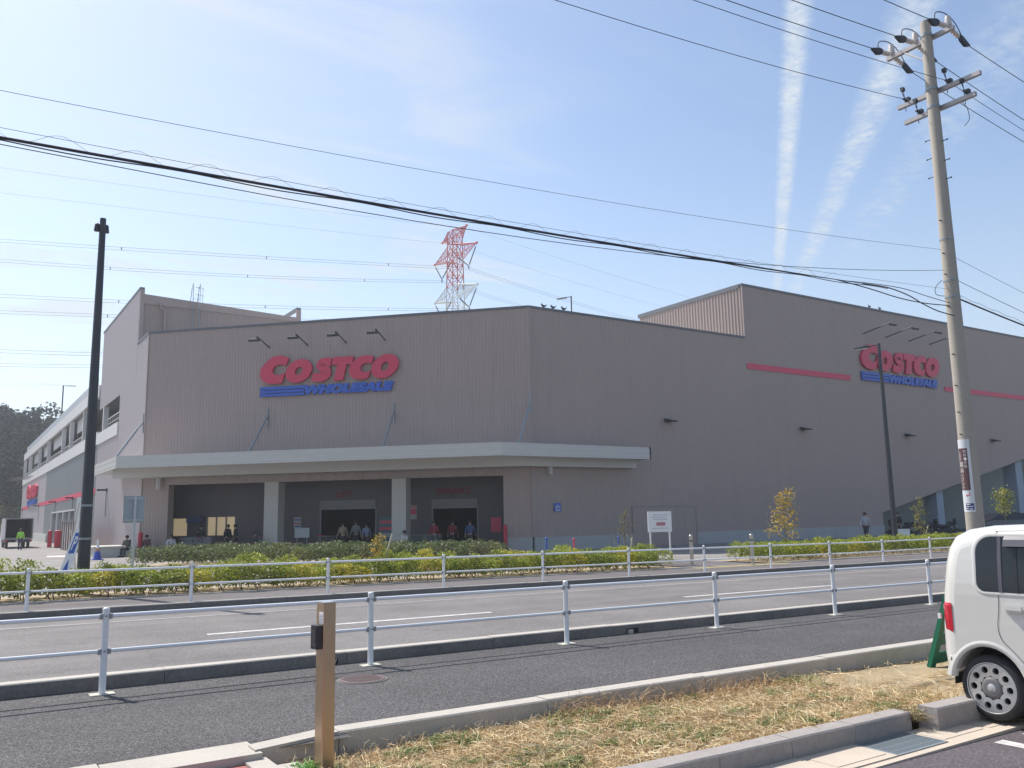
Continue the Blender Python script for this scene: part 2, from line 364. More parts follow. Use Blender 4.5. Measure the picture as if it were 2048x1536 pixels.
def lerp(a, b, t): return a+(b-a)*t
def gz(x, y=0.):
    z = -.009*(min(max(x, -5), 27)-1.4)
    t = min(max((y-22)/8, 0), 1); t = t*t*(3-2*t)
    return lerp(z, -.20, t)
def XS(x0, x1, st=1.5):
    n = max(1, int(abs(x1-x0)/st)); return [x0+(x1-x0)*i/n for i in range(n+1)]
def sheet(mb, x0, x1, y0, y1, dz, sy=50., f=gz):
    xs = XS(x0, x1); ys = XS(y0, y1, sy)
    vs = [(x, y, f(x, y)+dz) for y in ys for x in xs]; n = len(xs)
    mb.add(vs, [(j*n+i, j*n+i+1, (j+1)*n+i+1, (j+1)*n+i) for j in range(len(ys)-1) for i in range(n-1)])
def strip_box(mb, x0, x1, y0, y1, za, zb, st=2.0, gap=0.006, bev=.012):
    """kerb stones laid end to end along X, top corners chamfered"""
    n = max(1, round(abs(x1-x0)/st)); xs = [x0+(x1-x0)*i/n for i in range(n+1)]
    for a, b in zip(xs[:-1], xs[1:]):
        j = random.uniform(-.004, .004); a += gap/2; b -= gap/2
        prof = [(y0, za), (y1, za), (y1, zb-bev), (y1-bev, zb), (y0+bev, zb), (y0, zb-bev)]
        A = [(a, y, gz(a, y)+z+(j if z > za else 0)) for y, z in prof]; B = [(b, y, gz(b, y)+z+(j if z > za else 0)) for y, z in prof]
        k = len(prof); mb.add(A+B, [(i, (i+1) % k, k+(i+1) % k, k+i) for i in range(k)]+[tuple(range(k)), tuple(k+i for i in reversed(range(k)))])

# ---------------------------------------------------------------- ground, roads, kerbs
b = MB()
xs = [-3000, -600, -150, -60, -20, 0, 10, 20, 30, 60, 150, 600, 3000]; ys = [-3000, -600, -100, -20, 0, 10, 20, 22, 24, 26, 28, 30, 60, 150, 600, 3000]
b.add([(x, y, gz(x, y)-.32) for y in ys for x in xs], [(j*13+i, j*13+i+1, (j+1)*13+i+1, (j+1)*13+i) for j in range(15) for i in range(12)])
struct('ground', b, M['earth'])
b = MB(); sheet(b, -60, 120, 9.87, 17.72, 0); struct('road', b, M['road'])
b = MB(); sheet(b, -60, 120, 6.72, 9.70, 0.004); sheet(b, 1.90, 2.70, 6.42, 6.72, .002); struct('pavement', b, M['walk'])
b = MB(); sheet(b, -60, 120, 17.86, 20.62, .05); sheet(b, 20.75, 24.1, 20.62, 28.0, .05, 2); struct('far_pavement', b, M['walkfar'])
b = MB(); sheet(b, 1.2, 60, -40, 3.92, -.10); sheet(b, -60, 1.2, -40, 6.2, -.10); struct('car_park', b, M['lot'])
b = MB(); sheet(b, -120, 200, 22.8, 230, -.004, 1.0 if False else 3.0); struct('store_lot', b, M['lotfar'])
b = MB(); sheet(b, -60, 20.3, 20.70, 22.9, .055, 2); struct('planting_bed_soil', b, M['soil'])
b = MB(); sheet(b, 24.6, 110, 20.9, 23.6, .055, 2); struct('far_planting_bed_soil', b, M['soil'])
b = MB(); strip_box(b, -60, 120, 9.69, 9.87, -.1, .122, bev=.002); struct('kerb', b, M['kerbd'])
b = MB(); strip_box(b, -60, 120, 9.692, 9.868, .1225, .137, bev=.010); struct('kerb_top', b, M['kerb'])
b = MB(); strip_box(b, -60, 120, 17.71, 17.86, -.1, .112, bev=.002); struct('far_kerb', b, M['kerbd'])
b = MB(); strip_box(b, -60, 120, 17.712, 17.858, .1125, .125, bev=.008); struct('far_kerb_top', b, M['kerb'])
b = MB(); strip_box(b, -60, 20.3, 20.6, 20.70, 0, .075); strip_box(b, 24.6, 110, 20.8, 20.9, 0, .075); struct('bed_edging', b, M['kerb'])
b = MB()
for k in range(-5, 10):
    sheet(b, 3.35+9.7*k, 8.3+9.7*k, 13.38, 13.52, .004)
struct('road_centre_line', b, M['marking'])
b = MB(); sheet(b, -60, 120, 16.15, 16.27, .004); struct('road_edge_line', b, M['marking_old'])

# near kerb between the asphalt pavement and the lawn, bent at its left end
b = MB(); strip_box(b, 2.64, 40, 6.53, 6.73, -.35, .03, 2.0)
b.prism([(2.64,6.53,-.35),(2.64,6.73,-.35),(2.64,6.73,.02),(2.64,6.53,.02)], (0,0,0)) if False else None
c0 = [(2.635,6.53),(2.635,6.73),(1.95,6.56),(1.95,6.385)]
b.prism([(x,y,-.35) for x,y in c0], (0,0,.35+.018))
struct('lawn_kerb', b, M['kerb'])
b = MB()
b.box(1.86, 2.02, 4.6, 6.38, -.4, -.035)
b.box(2.022, 2.20, 4.6, 6.20, -.4, -.06)
struct('driveway_kerb', b, M['kerb'])
b = MB(); st = 1.02
for i in range(24):
    a = 2.0-.006-st*(i+1); b.box(a+.006, a+st-.006, 6.33, 6.716, -.3, .001+gz(a))
struct('driveway_apron', b, M['kerb'])
b = MB(); b.box(-4, 1.855, 4.4, 6.325, -.3, -.052); struct('driveway_tiles', b, M['tile'])
# lawn soil
def lawn(x, y):
    t = min(max((y-4.5)/2.0, 0), 1)
    return gz(x)+lerp(-.015, -.145, t)+.018*sin(x*1.7+y)+.012*sin(x*4.1+2*y)
b = MB(); xs = XS(2.0, 40, .4); ys = [4.43, 4.6, 4.9, 5.3, 5.7, 6.1, 6.54]
b.add([(x, y, lawn(x, y)) for y in ys for x in xs], [(j*len(xs)+i, j*len(xs)+i+1, (j+1)*len(xs)+i+1, (j+1)*len(xs)+i) for j in range(6) for i in range(len(xs)-1)])
struct('lawn_ground', b, M['drysoil'])
b = MB()
strip_box(b, 2.25, 6.62, 4.31, 4.48, -.25, .055, .78)
strip_box(b, 6.74, 12.0, 4.16, 4.33, -.25, .095, .78)
struct('car_park_kerb', b, mat('aged_kerb', (.34, .305, .285), .9, noise=[(2.5, .6, (.26, .235, .22)), (24, .45, (.42, .385, .36))], bump=(120, .6)))
b = MB()
x = 1.3
while x < 14:
    if not (5.83 < x+.3 < 6.5): b.box(x+.006, x+.64, 3.925, 4.305, -.3, gz(x)-.085); b.box(x+.05, x+.60, 3.99, 4.24, -.2, gz(x)-.081)
    x += .648
struct('gutter_covers', b, M['gutter'])
b = MB(); b.box(1.3, 14, 3.86, 3.921, -.3, -.128); struct('gutter_edge', b, M['gutter'])
g = thing('gutter_grate', 'blue grey steel grate set in the concrete gutter covers', 'grate', (6.16, 4.11, -.13))
b = MB(); b.box(5.84, 6.478, 3.93, 3.95, -.2, -.122); b.box(5.84, 6.478, 4.28, 4.30, -.2, -.122); b.box(5.84, 5.86, 3.951, 4.279, -.2, -.122); b.box(6.458, 6.478, 3.951, 4.279, -.2, -.122)
b.build('frame', M['steel'], g)
b = MB()
for i in range(26): b.box(5.866+i*.0228, 5.876+i*.0228, 3.952, 4.278, -.17, -.124)
for i in range(3): b.box(5.861, 6.457, 4.02+i*.09, 4.028+i*.09, -.17, -.126)
b.build('bars', M['steel'], g)
b = MB()
for xa in (6.80, 7.22):
    b.add([(xa, .5, -.145), (xa+.13, .5, -.145), (xa+.13, 3.76, -.145), (xa, 3.76, -.145)], [(0,1,2,3)])
struct('parking_bay_lines', b, M['marking'])
g = thing('manhole_cover', 'round reddish manhole cover in the dark asphalt pavement', 'manhole cover', (3.7, 8.6, .006))
b = MB(); b.lathe([(.24, -.03), (.24, .008), (.23, .010), (0, .010)], (3.72, 8.6, -.014), 'z', 36, False)
for i in range(-6, 7):
    for j in range(-6, 7):
        if i*i+j*j < 36: b.box(3.72+i*.034-.010, 3.72+i*.034+.010, 8.6+j*.034-.010, 8.6+j*.034+.010, -.006, .000)
b.build('cover', mat('cast_iron', (.13, .10, .10), .6, .3, noise=(20, .5, (.2, .13, .12))), g)
b = MB(); b.lathe([(.242, -.03), (.242, 0), (.262, 0), (.262, -.03)], (3.72, 8.6, -.011), 'z', 36, False); b.build('rim', M['kerbd'], g)
# crack at the pavement edge where the path meets the beds, and pale strips on the far pavement
b = MB(); sheet(b, 20.4, 24.5, 20.66, 20.78, .058); sheet(b, 19.4, 26.0, 19.9, 19.98, .058); struct('pavement_strip', b, M['kerb'])
b = MB(); sheet(b, 20.2, 24.8, 20.2, 20.42, .058); struct('tactile_strip', b, M['yellow'])
b = MB(); b.add([(1.2,36,0),(1.35,36,0),(6.2,24.5,0),(6.05,24.5,0)], [(0,1,2,3)]); b.v = [(x, y, gz(x, y)+.02) for x, y, z in b.v]
b2 = MB(); b2.add([(-3.0, 62, -.19), (-2.84, 62, -.19), (4.3, 33, -.19), (4.14, 33, -.19)], [(0,1,2,3)])
b2.add([(1.35, 35.5, -.18), (1.47, 35.5, -.18), (2.47, 29.0, -.18), (2.35, 29.0, -.18)], [(0,1,2,3)]); b2.add([(5.0, 57, -.19), (6.3, 56.2, -.19), (6.5, 59.5, -.19), (5.3, 60, -.19)], [(0,1,2,3)]); struct('store_lot_markings', b2, M['marking'])

# ---------------------------------------------------------------- foliage
def leaves(P, size, nrm=None, aspect=.5, spread=.9):
    n = len(P); d = RNG.normal(size=(n, 3)); d[:, 2] = d[:, 2]*.7+.25
    d /= np.linalg.norm(d, axis=1)[:, None]
    e = RNG.normal(size=(n, 3))
    if nrm is not None: e = e*spread+nrm
    e -= d*(e*d).sum(1)[:, None]; e /= np.linalg.norm(e, axis=1)[:, None]; w = np.cross(d, e)
    s = (size*RNG.uniform(.7, 1.3, n))[:, None]
    a = P-d*s*.5; c = P+d*s*.5
    return np.stack([a, P+w*s*aspect*.5+e*s*.08, c, P-w*s*aspect*.5+e*s*.08], 1)
PALETTES = {
 'hedge': [((.30, .35, .05), .46), ((.14, .20, .04), .26), ((.60, .46, .05), .20), ((.06, .085, .03), .08)],
 'dark': [((.085, .12, .05), .45), ((.16, .20, .08), .27), ((.12, .10, .07), .14), ((.28, .26, .07), .14)],
 'yellow': [((.52, .34, .06), .6), ((.38, .30, .05), .3), ((.2, .2, .04), .1)],
 'olive': [((.25, .24, .06), .5), ((.14, .16, .05), .3), ((.36, .31, .09), .2)],
 'lime': [((.35, .33, .06), .6), ((.22, .26, .05), .4)],
}
def palette(kind, n, clump=None):
    pal = PALETTES[kind]; w = np.array([p[1] for p in pal]); c = np.array([p[0] for p in pal])
    idx = RNG.choice(len(pal), n, p=w/w.sum())
    out = c[idx]
    if clump is not None: out = out*.45+c[clump % len(pal)]*.55
    return out*RNG.uniform(.75, 1.3, (n, 1))
def bush_leaves(centres, n_each, size, kind, zlow=.10):
    PP = []; CC = []
    for (x, y, z, rx, rz) in centres:
        d = RNG.normal(size=(n_each, 3)); d /= np.linalg.norm(d, axis=1)[:, None]
        d[:, 2] = np.where(d[:, 2] < -.7, -d[:, 2], d[:, 2])
        lob = 1+.13*np.sin(d[:, 0]*5+x*9)*np.cos(d[:, 1]*4+y*7)
        rad = RNG.uniform(.55, 1.04, n_each)**.6*lob
        p = np.stack([x+d[:, 0]*rx*rad, y+d[:, 1]*rx*rad, z+d[:, 2]*rz*rad], 1)
        PP.append(leaves(p, size, d)); r = random.random(); ci = 0 if r < .50 else 1 if r < .78 else 2 if r < .93 else 3
        c = palette(kind, n_each, ci)
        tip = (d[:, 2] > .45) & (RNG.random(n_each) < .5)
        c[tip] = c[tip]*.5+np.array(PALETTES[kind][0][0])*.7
        CC.append(c)
    return np.concatenate(PP), np.concatenate(CC)
def hedge(name, label, spots, n_each, size, kind, twigs=True):
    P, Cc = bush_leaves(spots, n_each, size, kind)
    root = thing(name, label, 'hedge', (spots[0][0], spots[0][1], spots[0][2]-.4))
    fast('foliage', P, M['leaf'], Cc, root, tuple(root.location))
    if twigs:
        b = MB()
        for (x, y, z, rx, rz) in spots:
            for k in range(2):
                a = random.uniform(0, 6.28); g0 = gz(x, y)+.04
                b.tube([(x+random.uniform(-.1, .1), y+random.uniform(-.1, .1), g0), (x+.12*cos(a), y+.12*sin(a), g0+.16), (x+.25*cos(a), y+.25*sin(a), z)], [.012, .009, .004], 4, caps=False)
        b.build('stems', M['bark'], root)
    return root
sp = []
x = -4.0
while x < 20.0:
    for yy in (21.08, 21.55, 22.05):
        h = random.uniform(.23, .37)*(1+.10*sin(x*1.3)); g0 = gz(x, yy)
        sp.append((x+random.uniform(-.1, .1), yy+random.uniform(-.1, .1), g0+.05+h*1.1, random.uniform(.33, .42), h*1.1))
    x += .50
hedge('hedge', 'long low yellow green hedge behind the far white railing, left of the path', sp, 700, .064, 'hedge')
sp = []; x = 25.1
while x < 60:
    for yy in (21.5, 22.2, 22.9):
        h = random.uniform(.27, .34); sp.append((x+random.uniform(-.1, .1), yy+random.uniform(-.1, .1), gz(x, yy)+.06+h*1.1, random.uniform(.36, .46), h*1.1))
    x += .58
hedge('hedge', 'yellow green hedge behind the far railing, right of the path with the steel bollards', sp, 420, .085, 'hedge')
sp = []
s = 2.6
while s < 17.5:
    for k in range(6):
        x = 4.9+s*.7071+k*.52; y = 40.6-s*.7071+k*.52
        h = random.uniform(.34, .44); sp.append((x, y, -.20+.10+h, random.uniform(.42, .52), h))
    s += .66
hedge('hedge', 'dark grey green hedge on the kerbed island in front of the store entrance', sp, 300, .10, 'dark', False)
b = MB()
for i in range(1, 12):
    a0, a1 = i*1.5, i*1.5+1.49
    P_ = [(4.4+a*.7071, 40.1-a*.7071) for a in (a0, a1)]
    b.prism([(P_[0][0], P_[0][1], -.3), (P_[1][0], P_[1][1], -.3), (P_[1][0]+.12, P_[1][1]+.12, -.3), (P_[0][0]+.12, P_[0][1]+.12, -.3)], (0, 0, .24))
struct('island_kerb', b, M['kerb'])
b = MB(); b.prism([(5.7, 39.0, -.3), (17.1, 27.6, -.3), (20.4, 30.9, -.3), (9.2, 42.6, -.3)], (0, 0, .15)); struct('island_soil', b, M['soil'])

def sapling(label, x, y, h, kind, nleaf, size, spread, bare=False, stake=None, name='sapling', base=.5, clumps=9):
    g0 = gz(x, y)+.05; root = thing(name, label, 'small tree', (x, y, g0))
    b = MB(); tips = []
    b.tube([(x, y, g0), (x+.03, y, g0+h*.3), (x-.02, y+.02, g0+h*.62), (x+.02, y, g0+h*.9)], [.022, .018, .012, .005], 6)
    for k in range(clumps):
        t = base*.5+(1-base*.5)*(k+.5)/clumps; a = k*2.4+random.uniform(-.4, .4); rr = spread*(1.15-t*.75)*random.uniform(.5, 1.1)
        z0 = g0+h*t*.72; z1 = g0+h*(t*.9+.1)
        tip = (x+rr*cos(a), y+rr*sin(a), z1); tips.append(tip)
        b.tube([(x, y, z0), (x+rr*.45*cos(a), y+rr*.45*sin(a), lerp(z0, z1, .4)), tip], [.010, .007, .003], 4, caps=False)
        if bare:
            for q in range(5):
                f = random.uniform(.4, 1); b.tube([(lerp(x, tip[0], f), lerp(y, tip[1], f), lerp(z0, z1, f)), (lerp(x, tip[0], f)+random.uniform(-.08, .08), lerp(y, tip[1], f)+random.uniform(-.08, .08), lerp(z0, z1, f)+random.uniform(.15, .35))], [.005, .002], 3, caps=False)
    b.build('trunk', M['bark'], root)
    per = nleaf//len(tips); PP = []
    for tp in tips:
        q = RNG.normal(size=(per, 3))*np.array([spread*.22, spread*.22, h*.045]); f = RNG.uniform(.55, 1.05, (per, 1))
        PP.append(np.array([x, y, tp[2]-.1])*(1-f)+np.array(tp)*f+q)
    PP = np.concatenate(PP); c = palette(kind, len(PP))
    fast('crown', leaves(PP, size), M['leaf'], c, root, (x, y, g0))
    if stake:
        b = MB(); b.tube([(x+stake[0], y-.05, g0), (x+stake[1], y-.05, g0+stake[2])], .022, 6); b.build('stake', mat('stake_wood', (.55, .5, .42), .8) if stake[2] > .75 or stake[1] > .3 else M['bark'], root)
    return root
sapling('sparse bare twiggy sapling in the hedge left of the white notice board', 19.9, 23.3, 1.95, 'olive', 260, .055, .42, True, (.05, .30, .95))
sapling('golden yellow sapling with gaps in its crown, in the hedge right of the path', 28.2, 23.2, 2.65, 'yellow', 620, .115, .72, False, (.15, .45, 1.05), clumps=11)
sapling('thin grey green sapling in the hedge left of the concrete utility pole', 37.9, 23.4, 2.3, 'olive', 420, .085, .45, True, (-.05, .55, 1.0))
sapling('round bushy yellow green sapling right of the utility pole, before the dark cars', 45.5, 23.4, 2.75, 'lime', 560, .12, .62, False, None, base=1.1)
sapling('small orange yellow sapling with a leaning grey stake, among the left hedge', 9.75, 21.6, 1.25, 'yellow', 420, .062, .30, False, (.03, .42, 1.25), base=.6)

# wooded hill
def hill(x, y):
    a = min(max((y-158)/70, 0), 1); a = a*a*(3-2*a); e = min(max((70-x)/50, 0), 1)
    return -.3+21*a*e*(1+.10*sin(x*.09)+.06*sin(x*.23+1))
b = MB(); xs = list(np.linspace(-160, 75, 48)); ys = list(np.linspace(156, 330, 26)); nx = len(xs)
b.add([(x, y, hill(x, y)) for y in ys for x in xs], [(j*nx+i, j*nx+i+1, (j+1)*nx+i+1, (j+1)*nx+i) for j in range(len(ys)-1) for i in range(nx-1)], True)
struct('hill', b, mat('hill_soil', (.10, .095, .05), .95, noise=(.2, .6, (.16, .14, .08))))
PP = []; CC = []
for i in range(330):
    x = random.uniform(-45, 55); y = random.uniform(176, 248); r = random.uniform(2.6, 5.2); z = hill(x, y)+r*.7
    n = 330; d = RNG.normal(size=(n, 3)); d /= np.linalg.norm(d, axis=1)[:, None]; d[:, 2] = np.abs(d[:, 2])*1.1-.25
    rad = r*(1+.22*np.sin(d[:, 0]*6+i)*np.sin(d[:, 1]*5+i*2)+.1*np.sin(d[:, 2]*9+i))*RNG.uniform(.8, 1.05, n)
    p = np.array([x, y, z])+d*rad[:, None]; PP.append(leaves(p, .75, d, .8, .5))
    bc = random.choice([(.022, .034, .018), (.028, .042, .016), (.042, .052, .025), (.017, .027, .016), (.065, .065, .042), (.036, .042, .028)])
    CC.append(np.array(bc)*.75*RNG.uniform(.6, 1.5, (n, 1)))
for i in range(220):                                       # pale scrub at the foot
    x = random.uniform(-25, 22); y = random.uniform(163, 182); r = random.uniform(1.0, 2.2); z = hill(x, y)+r*.5; n = 110
    d = RNG.normal(size=(n, 3)); d /= np.linalg.norm(d, axis=1)[:, None]; d[:, 2] = np.abs(d[:, 2])
    PP.append(leaves(np.array([x, y, z])+d*r*RNG.uniform(.6, 1.05, (n, 1)), .5, d, .6, .5))
    CC.append(np.array(random.choice([(.17, .15, .07), (.12, .13, .06), (.20, .17, .10), (.09, .09, .06)]))*RNG.uniform(.6, 1.5, (n, 1)))
tag(fast('woodland', np.concatenate(PP), mat('woodland_leaf', (.05, .06, .03), .95, attr=True, spec=.05), np.concatenate(CC)), 'dark evergreen wood covering the hill behind the parking deck', 'woodland', kind='stuff')

# dry lawn
def blades(n, box, lo, hi, flat, cols, w=.004, thin=False):
    x = RNG.uniform(box[0], box[1], n); y = RNG.uniform(box[2], box[3], n)
    if thin:
        k = .5+.5*np.sin(x*3.1+1.3*np.sin(y*4.7)+.8)*np.sin(y*5.3+1.7*np.sin(x*2.3)); bare = ((x-9.2)/1.1)**2+((y-5.9)/.42)**2 < 1
        keep = (RNG.random(n) < .25+.95*k) & ~(bare & (RNG.random(n) < .85)); x = x[keep]; y = y[keep]; n = len(x)
    z = np.array([lawn(a, c) for a, c in zip(x, y)]); L = RNG.uniform(lo, hi, n); a = RNG.uniform(0, 2*pi, n)
    tilt = RNG.uniform(flat[0], flat[1], n)                   # angle above the soil
    P0 = np.stack([x, y, z+RNG.uniform(0, .02, n)], 1); h = np.stack([np.cos(a), np.sin(a), 0*a], 1)
    P1 = P0+h*(L*np.cos(tilt)*.55)[:, None]+np.array([0, 0, 1])*(L*np.sin(tilt)*.6)[:, None]
    P2 = P1+(h+RNG.normal(size=(n, 3))*.25)*(L*np.cos(tilt*.6)*.45)[:, None]*np.array([1, 1, 0])+np.array([0, 0, 1])*(L*np.sin(tilt)*.25*RNG.uniform(-.6, 1, n))[:, None]
    s = np.stack([-np.sin(a), np.cos(a), 0*a], 1)*w; s[:, 2] += RNG.normal(size=n)*w*.6
    q = np.concatenate([np.stack([P0-s, P0+s, P1+s, P1-s], 1), np.stack([P1-s, P1+s, P2+s*.3, P2-s*.3], 1)])
    c = np.array(cols)[RNG.choice(len(cols), n)]*RNG.uniform(.7, 1.3, (n, 1)); return q, np.concatenate([c, c])
straw = [(.66, .53, .31), (.58, .46, .26), (.76, .65, .43), (.42, .27, .12), (.50, .33, .15), (.36, .24, .12)]
Q = []; CQ = []
for (n, box) in ((30000, (2.15, 7.6, 4.5, 6.45)), (4000, (7.6, 14, 4.5, 6.5))):
    q, c = blades(int(n*1.25), box, .06, .22, (.02, .38), straw, .0024, True); Q.append(q); CQ.append(c)
q, c = blades(7500, (2.15, 8.0, 4.5, 6.5), .05, .17, (.5, 1.4), straw, .0018, True); Q.append(q); CQ.append(c)
tag(fast('dry_grass', np.concatenate(Q), M['straw'], np.concatenate(CQ)), 'cut dry straw grass lying between the two kerbs', 'dry grass', kind='stuff')
Q = []; CQ = []
grn = [(.18, .26, .08), (.25, .32, .11), (.32, .34, .12), (.12, .17, .06)]
for i in range(64):
    cx, cy = random.uniform(2.3, 7.8), random.uniform(4.6, 6.4)
    r = random.uniform(.05, .2); q, c = blades(170, (cx-r, cx+r, cy-r*.6, cy+r*.6), .03, .095, (.3, 1.3), grn, .0030); Q.append(q); CQ.append(c)
q, c = blades(500, (2.12, 2.30, 5.95, 6.15), .04, .12, (.5, 1.4), [(.12, .30, .05), (.18, .36, .08)], .004); Q.append(q); CQ.append(c)
tag(fast('green_weeds', np.concatenate(Q), M['leaf'], np.concatenate(CQ)), 'short green weeds growing in tufts through the dry grass', 'weeds', kind='stuff')
q, c = blades(850, (4.6, 7.6, 6.15, 6.5), .08, .30, (.5, 1.4), [(.36, .20, .10), (.44, .28, .14), (.30, .18, .10), (.55, .40, .2)], .0017)
tag(fast('tall_dry_weeds', q, M['straw'], c), 'tall rusty dry weeds standing against the lawn kerb', 'weeds', kind='stuff')
q, c = blades(420, (6.60, 6.78, 4.25, 4.5), .05, .16, (.2, 1.4), [(.30, .22, .12), (.2, .2, .08), (.38, .29, .16)], .0022)
tag(fast('gap_weeds', q, M['straw'], c), 'dry weeds growing in the gap between two kerb stones', 'weeds', kind='stuff')

# ---------------------------------------------------------------- railings
def railing(label, xs, y, dz, far):
    root = thing('railing', label, 'railing', (xs[0], y, gz(xs[0], y)+dz))
    gzz = lambda x: gz(x, y)+dz
    for x in xs:
        b = MB(); z = gzz(x)
        b.lathe([(.0325, -.05), (.0325, .79), (.034, .795), (.034, .803), (.024, .815), (0, .818)], (x, y, z), 'z', 16)
        p = b.build('post', M['fence'], root)
        if not far:
            q = MB(); q.prism([(x-.11, y-.07, z+.001), (x+.11, y-.07, z+.001), (x+.11, y+.07, z+.001), (x-.11, y+.07, z+.001)], (0, 0, .009)); q.build('base_plate', mat('mortar_plate', (.5, .49, .42), .8, noise=(20, .5, (.42, .38, .3))), p)
        q = MB()
        for zz in (.735, .405):
            q.lathe([(.012, -.037), (.012, -.033), (0, -.033)], (x, y, z+zz), 'y', 8) if False else None
            q.obox((x-.045, y, z+zz-.003), (1,0,0), (0,1,0), (0,0,1), .012, .026, .026); q.obox((x+.045, y, z+zz-.003), (1,0,0), (0,1,0), (0,0,1), .012, .026, .026)
            q.tube([(x, y-.030, z+zz), (x, y-.038, z+zz)], .011, 8)
        q.build('bracket', mat('bracket_metal', (.32, .33, .34), .5, .4), p)
    for zz in (.735, .405):
        b = MB()
        for x0_, x1_ in zip(xs[:-1], xs[1:]):
            b.tube([(x0_+.055, y, gzz(x0_)+zz), (x1_-.055, y, gzz(x1_)+zz)], .0215 if zz > .5 else .019, 12)
        b.build('rail', M['fence'], root)
nx_ = [1.37+2.79*i for i in range(-2, 10)]
railing('white pipe railing with thick posts on the near pavement', nx_, 9.38, .004, False)
fx = [1.31+2.835*i for i in range(-3, 18)]
railing('white pipe railing across the road, in front of the hedge', fx, 18.0, .05, True)

# ---------------------------------------------------------------- the store
R2 = sqrt(.5)
XL, YL = 9.57, 54.58; XC, YC = 26.15, 38.0
def ch(s, d=0., z=0.): return (XC-s*R2-d*R2, YC+s*R2-d*R2, z)      # s along the entrance face from its right corner, d outwards
store = thing('warehouse_store', 'large taupe ribbed metal warehouse store with an entrance canopy', 'building', (30, 55, -.2))
def ribbed(mb, A, B, z0, z1, n, per=.2, dep=.013):
    A, B = Vector((*A, 0)), Vector((*B, 0)); L = (B-A).length; t = (B-A)/L; n = Vector((*n, 0)); pts = []; k = 0; s = 0.
    while s < L-1e-6:
        for (q, w) in ((0, 0), (.30, 0), (.42, 1), (.88, 1)):
            if s+q*per < L: pts.append((s+q*per, w))
        s += per
    pts.append((L, 0)); zf0 = z0 if callable(z0) else (lambda s_: z0); vs = []
    for s_, w in pts:
        p = A+t*s_+n*(w*dep); vs += [(p.x, p.y, zf0(s_)), (p.x, p.y, z1)]
    mb.add(vs, [(2*i, 2*i+2, 2*i+3, 2*i+1) for i in range(len(pts)-1)])
nC = (-R2, -R2)
# entrance face (45 degree chamfer) with its wide opening
b = MB(); P2 = lambda s: ch(s)[:2]
ribbed(b, P2(23.45), P2(0), 3.85, 13.05, nC)
ribbed(b, P2(23.45), P2(21.7), -.2, 3.85, nC); ribbed(b, P2(1.6), P2(0), .52, 3.85, nC)
b.prism([ch(1.6, -.02, -.2), ch(0, -.02, -.2), ch(0, -.02, .52), ch(1.6, -.02, .52)], (0,0,0), cap=True) if False else None
b.build('entrance_wall', M['wall'], store)
b = MB(); ribbed(b, (XC, YC), (43.5, YC), .52, 13.05, (0, -1)); ribbed(b, (43.5, YC), (57, YC), .52, 16.65, (0, -1))
ribbed(b, (57, YC), (140, YC), lambda s: 1.43+.207*s if s < 30 else 7.64, 16.65, (0, -1))
b.build('street_wall', M['wall'], store)
b = MB()
ribbed(b, (XL, 58.4), (XL, YL), -.2, 13.05, (-1, 0)); ribbed(b, (XL, 73.9), (XL, 58.4), 10.55, 16.75, (-1, 0)); ribbed(b, (XL, 64.4), (XL, 58.4), -.2, 10.55, (-1, 0)); ribbed(b, (XL, 73.9), (XL, 64.4), -.2, 7.8, (-1, 0))
ribbed(b, (XL, 153), (XL, 115), -.2, 7.95, (-1, 0), .4)
b.build('side_wall', mat('sun_lightened_cladding', (.47, .41, .415), .6, noise=(.4, .3, (.43, .38, .385))), store)  # taupe cladding, its colour lightened to imitate grazing sun and glare
b = MB(); ribbed(b, (XL, 115), (XL, 73.9), -.2, 7.9, (-1, 0), .3); b.build('grey_side_wall', M['wall_grey'], store)
# upper block on the left (stair tower) and the tall right block
b = MB(); ribbed(b, (XL, 58.4), (20.1, 58.4), 12.4, 15.8, (0, -1)); b.box(9.6, 20.1, 58.5, 73.8, 15.3, 15.8); ribbed(b, (20.1, 58.4), (20.1, 73.9), 12.4, 15.8, (1, 0), .3); ribbed(b, (20.1, 73.9), (XL, 73.9), 12.4, 16.75, (0, 1), .4)
ribbed(b, (43.5, 48.2), (43.5, 38.0), 12.4, 16.55, (-1, 0), .28, .05); ribbed(b, (90, 48.2), (43.5, 48.2), 12.4, 16.55, (0, 1), .5)
b.build('roof_block_wall', mat('light_cladding', (.34, .27, .245), .6, noise=(.6, .3, (.30, .245, .22))), store)
# roofs
b = MB(); b.prism([(9.9, 54.9, 12.2), (26.3, 38.4, 12.2), (139, 38.4, 12.2), (139, 150, 12.2), (9.9, 150, 12.2)], (0, 0, .2)); b.box(43.7, 139, 38.3, 48, 15.9, 16.1); b.build('roof', M['soffit'], store)
b = MB()
b.prism([ch(23.5, .06, 13.03), ch(-.03, .06, 13.03), ch(-.03, -.2, 13.03), ch(23.5, -.2, 13.03)], (0, 0, .13))
b.box(XC+.03, 43.44, YC-.06, YC+.2, 13.035, 13.16); b.box(43.42, 140, YC-.06, YC+.2, 16.63, 16.78); b.box(43.40, 43.62, YC+.2, 48.3, 16.50, 16.78)
b.box(XL-.06, XL+.2, YL+.06, 58.33, 13.04, 13.17); b.box(XL-.05, XL+.25, 58.34, 73.95, 16.74, 16.86); b.box(19.98, 20.3, 58.34, 73.9, 16.62, 16.74)
b.build('parapet_cap', M['cap'], store)
b = MB(); b.obox((XC-.01, YC-.01, 6.8), (1,0,0), (0,1,0), (0,0,1), .07, .07, 6.24); b.box(43.44, 43.56, YC-.05, YC+.05, 13.17, 16.62); b.box(XL-.05, XL+.02, YL-.04, YL+.05, -.2, 13.02)
b.build('corner_trim', M['wall'], store)
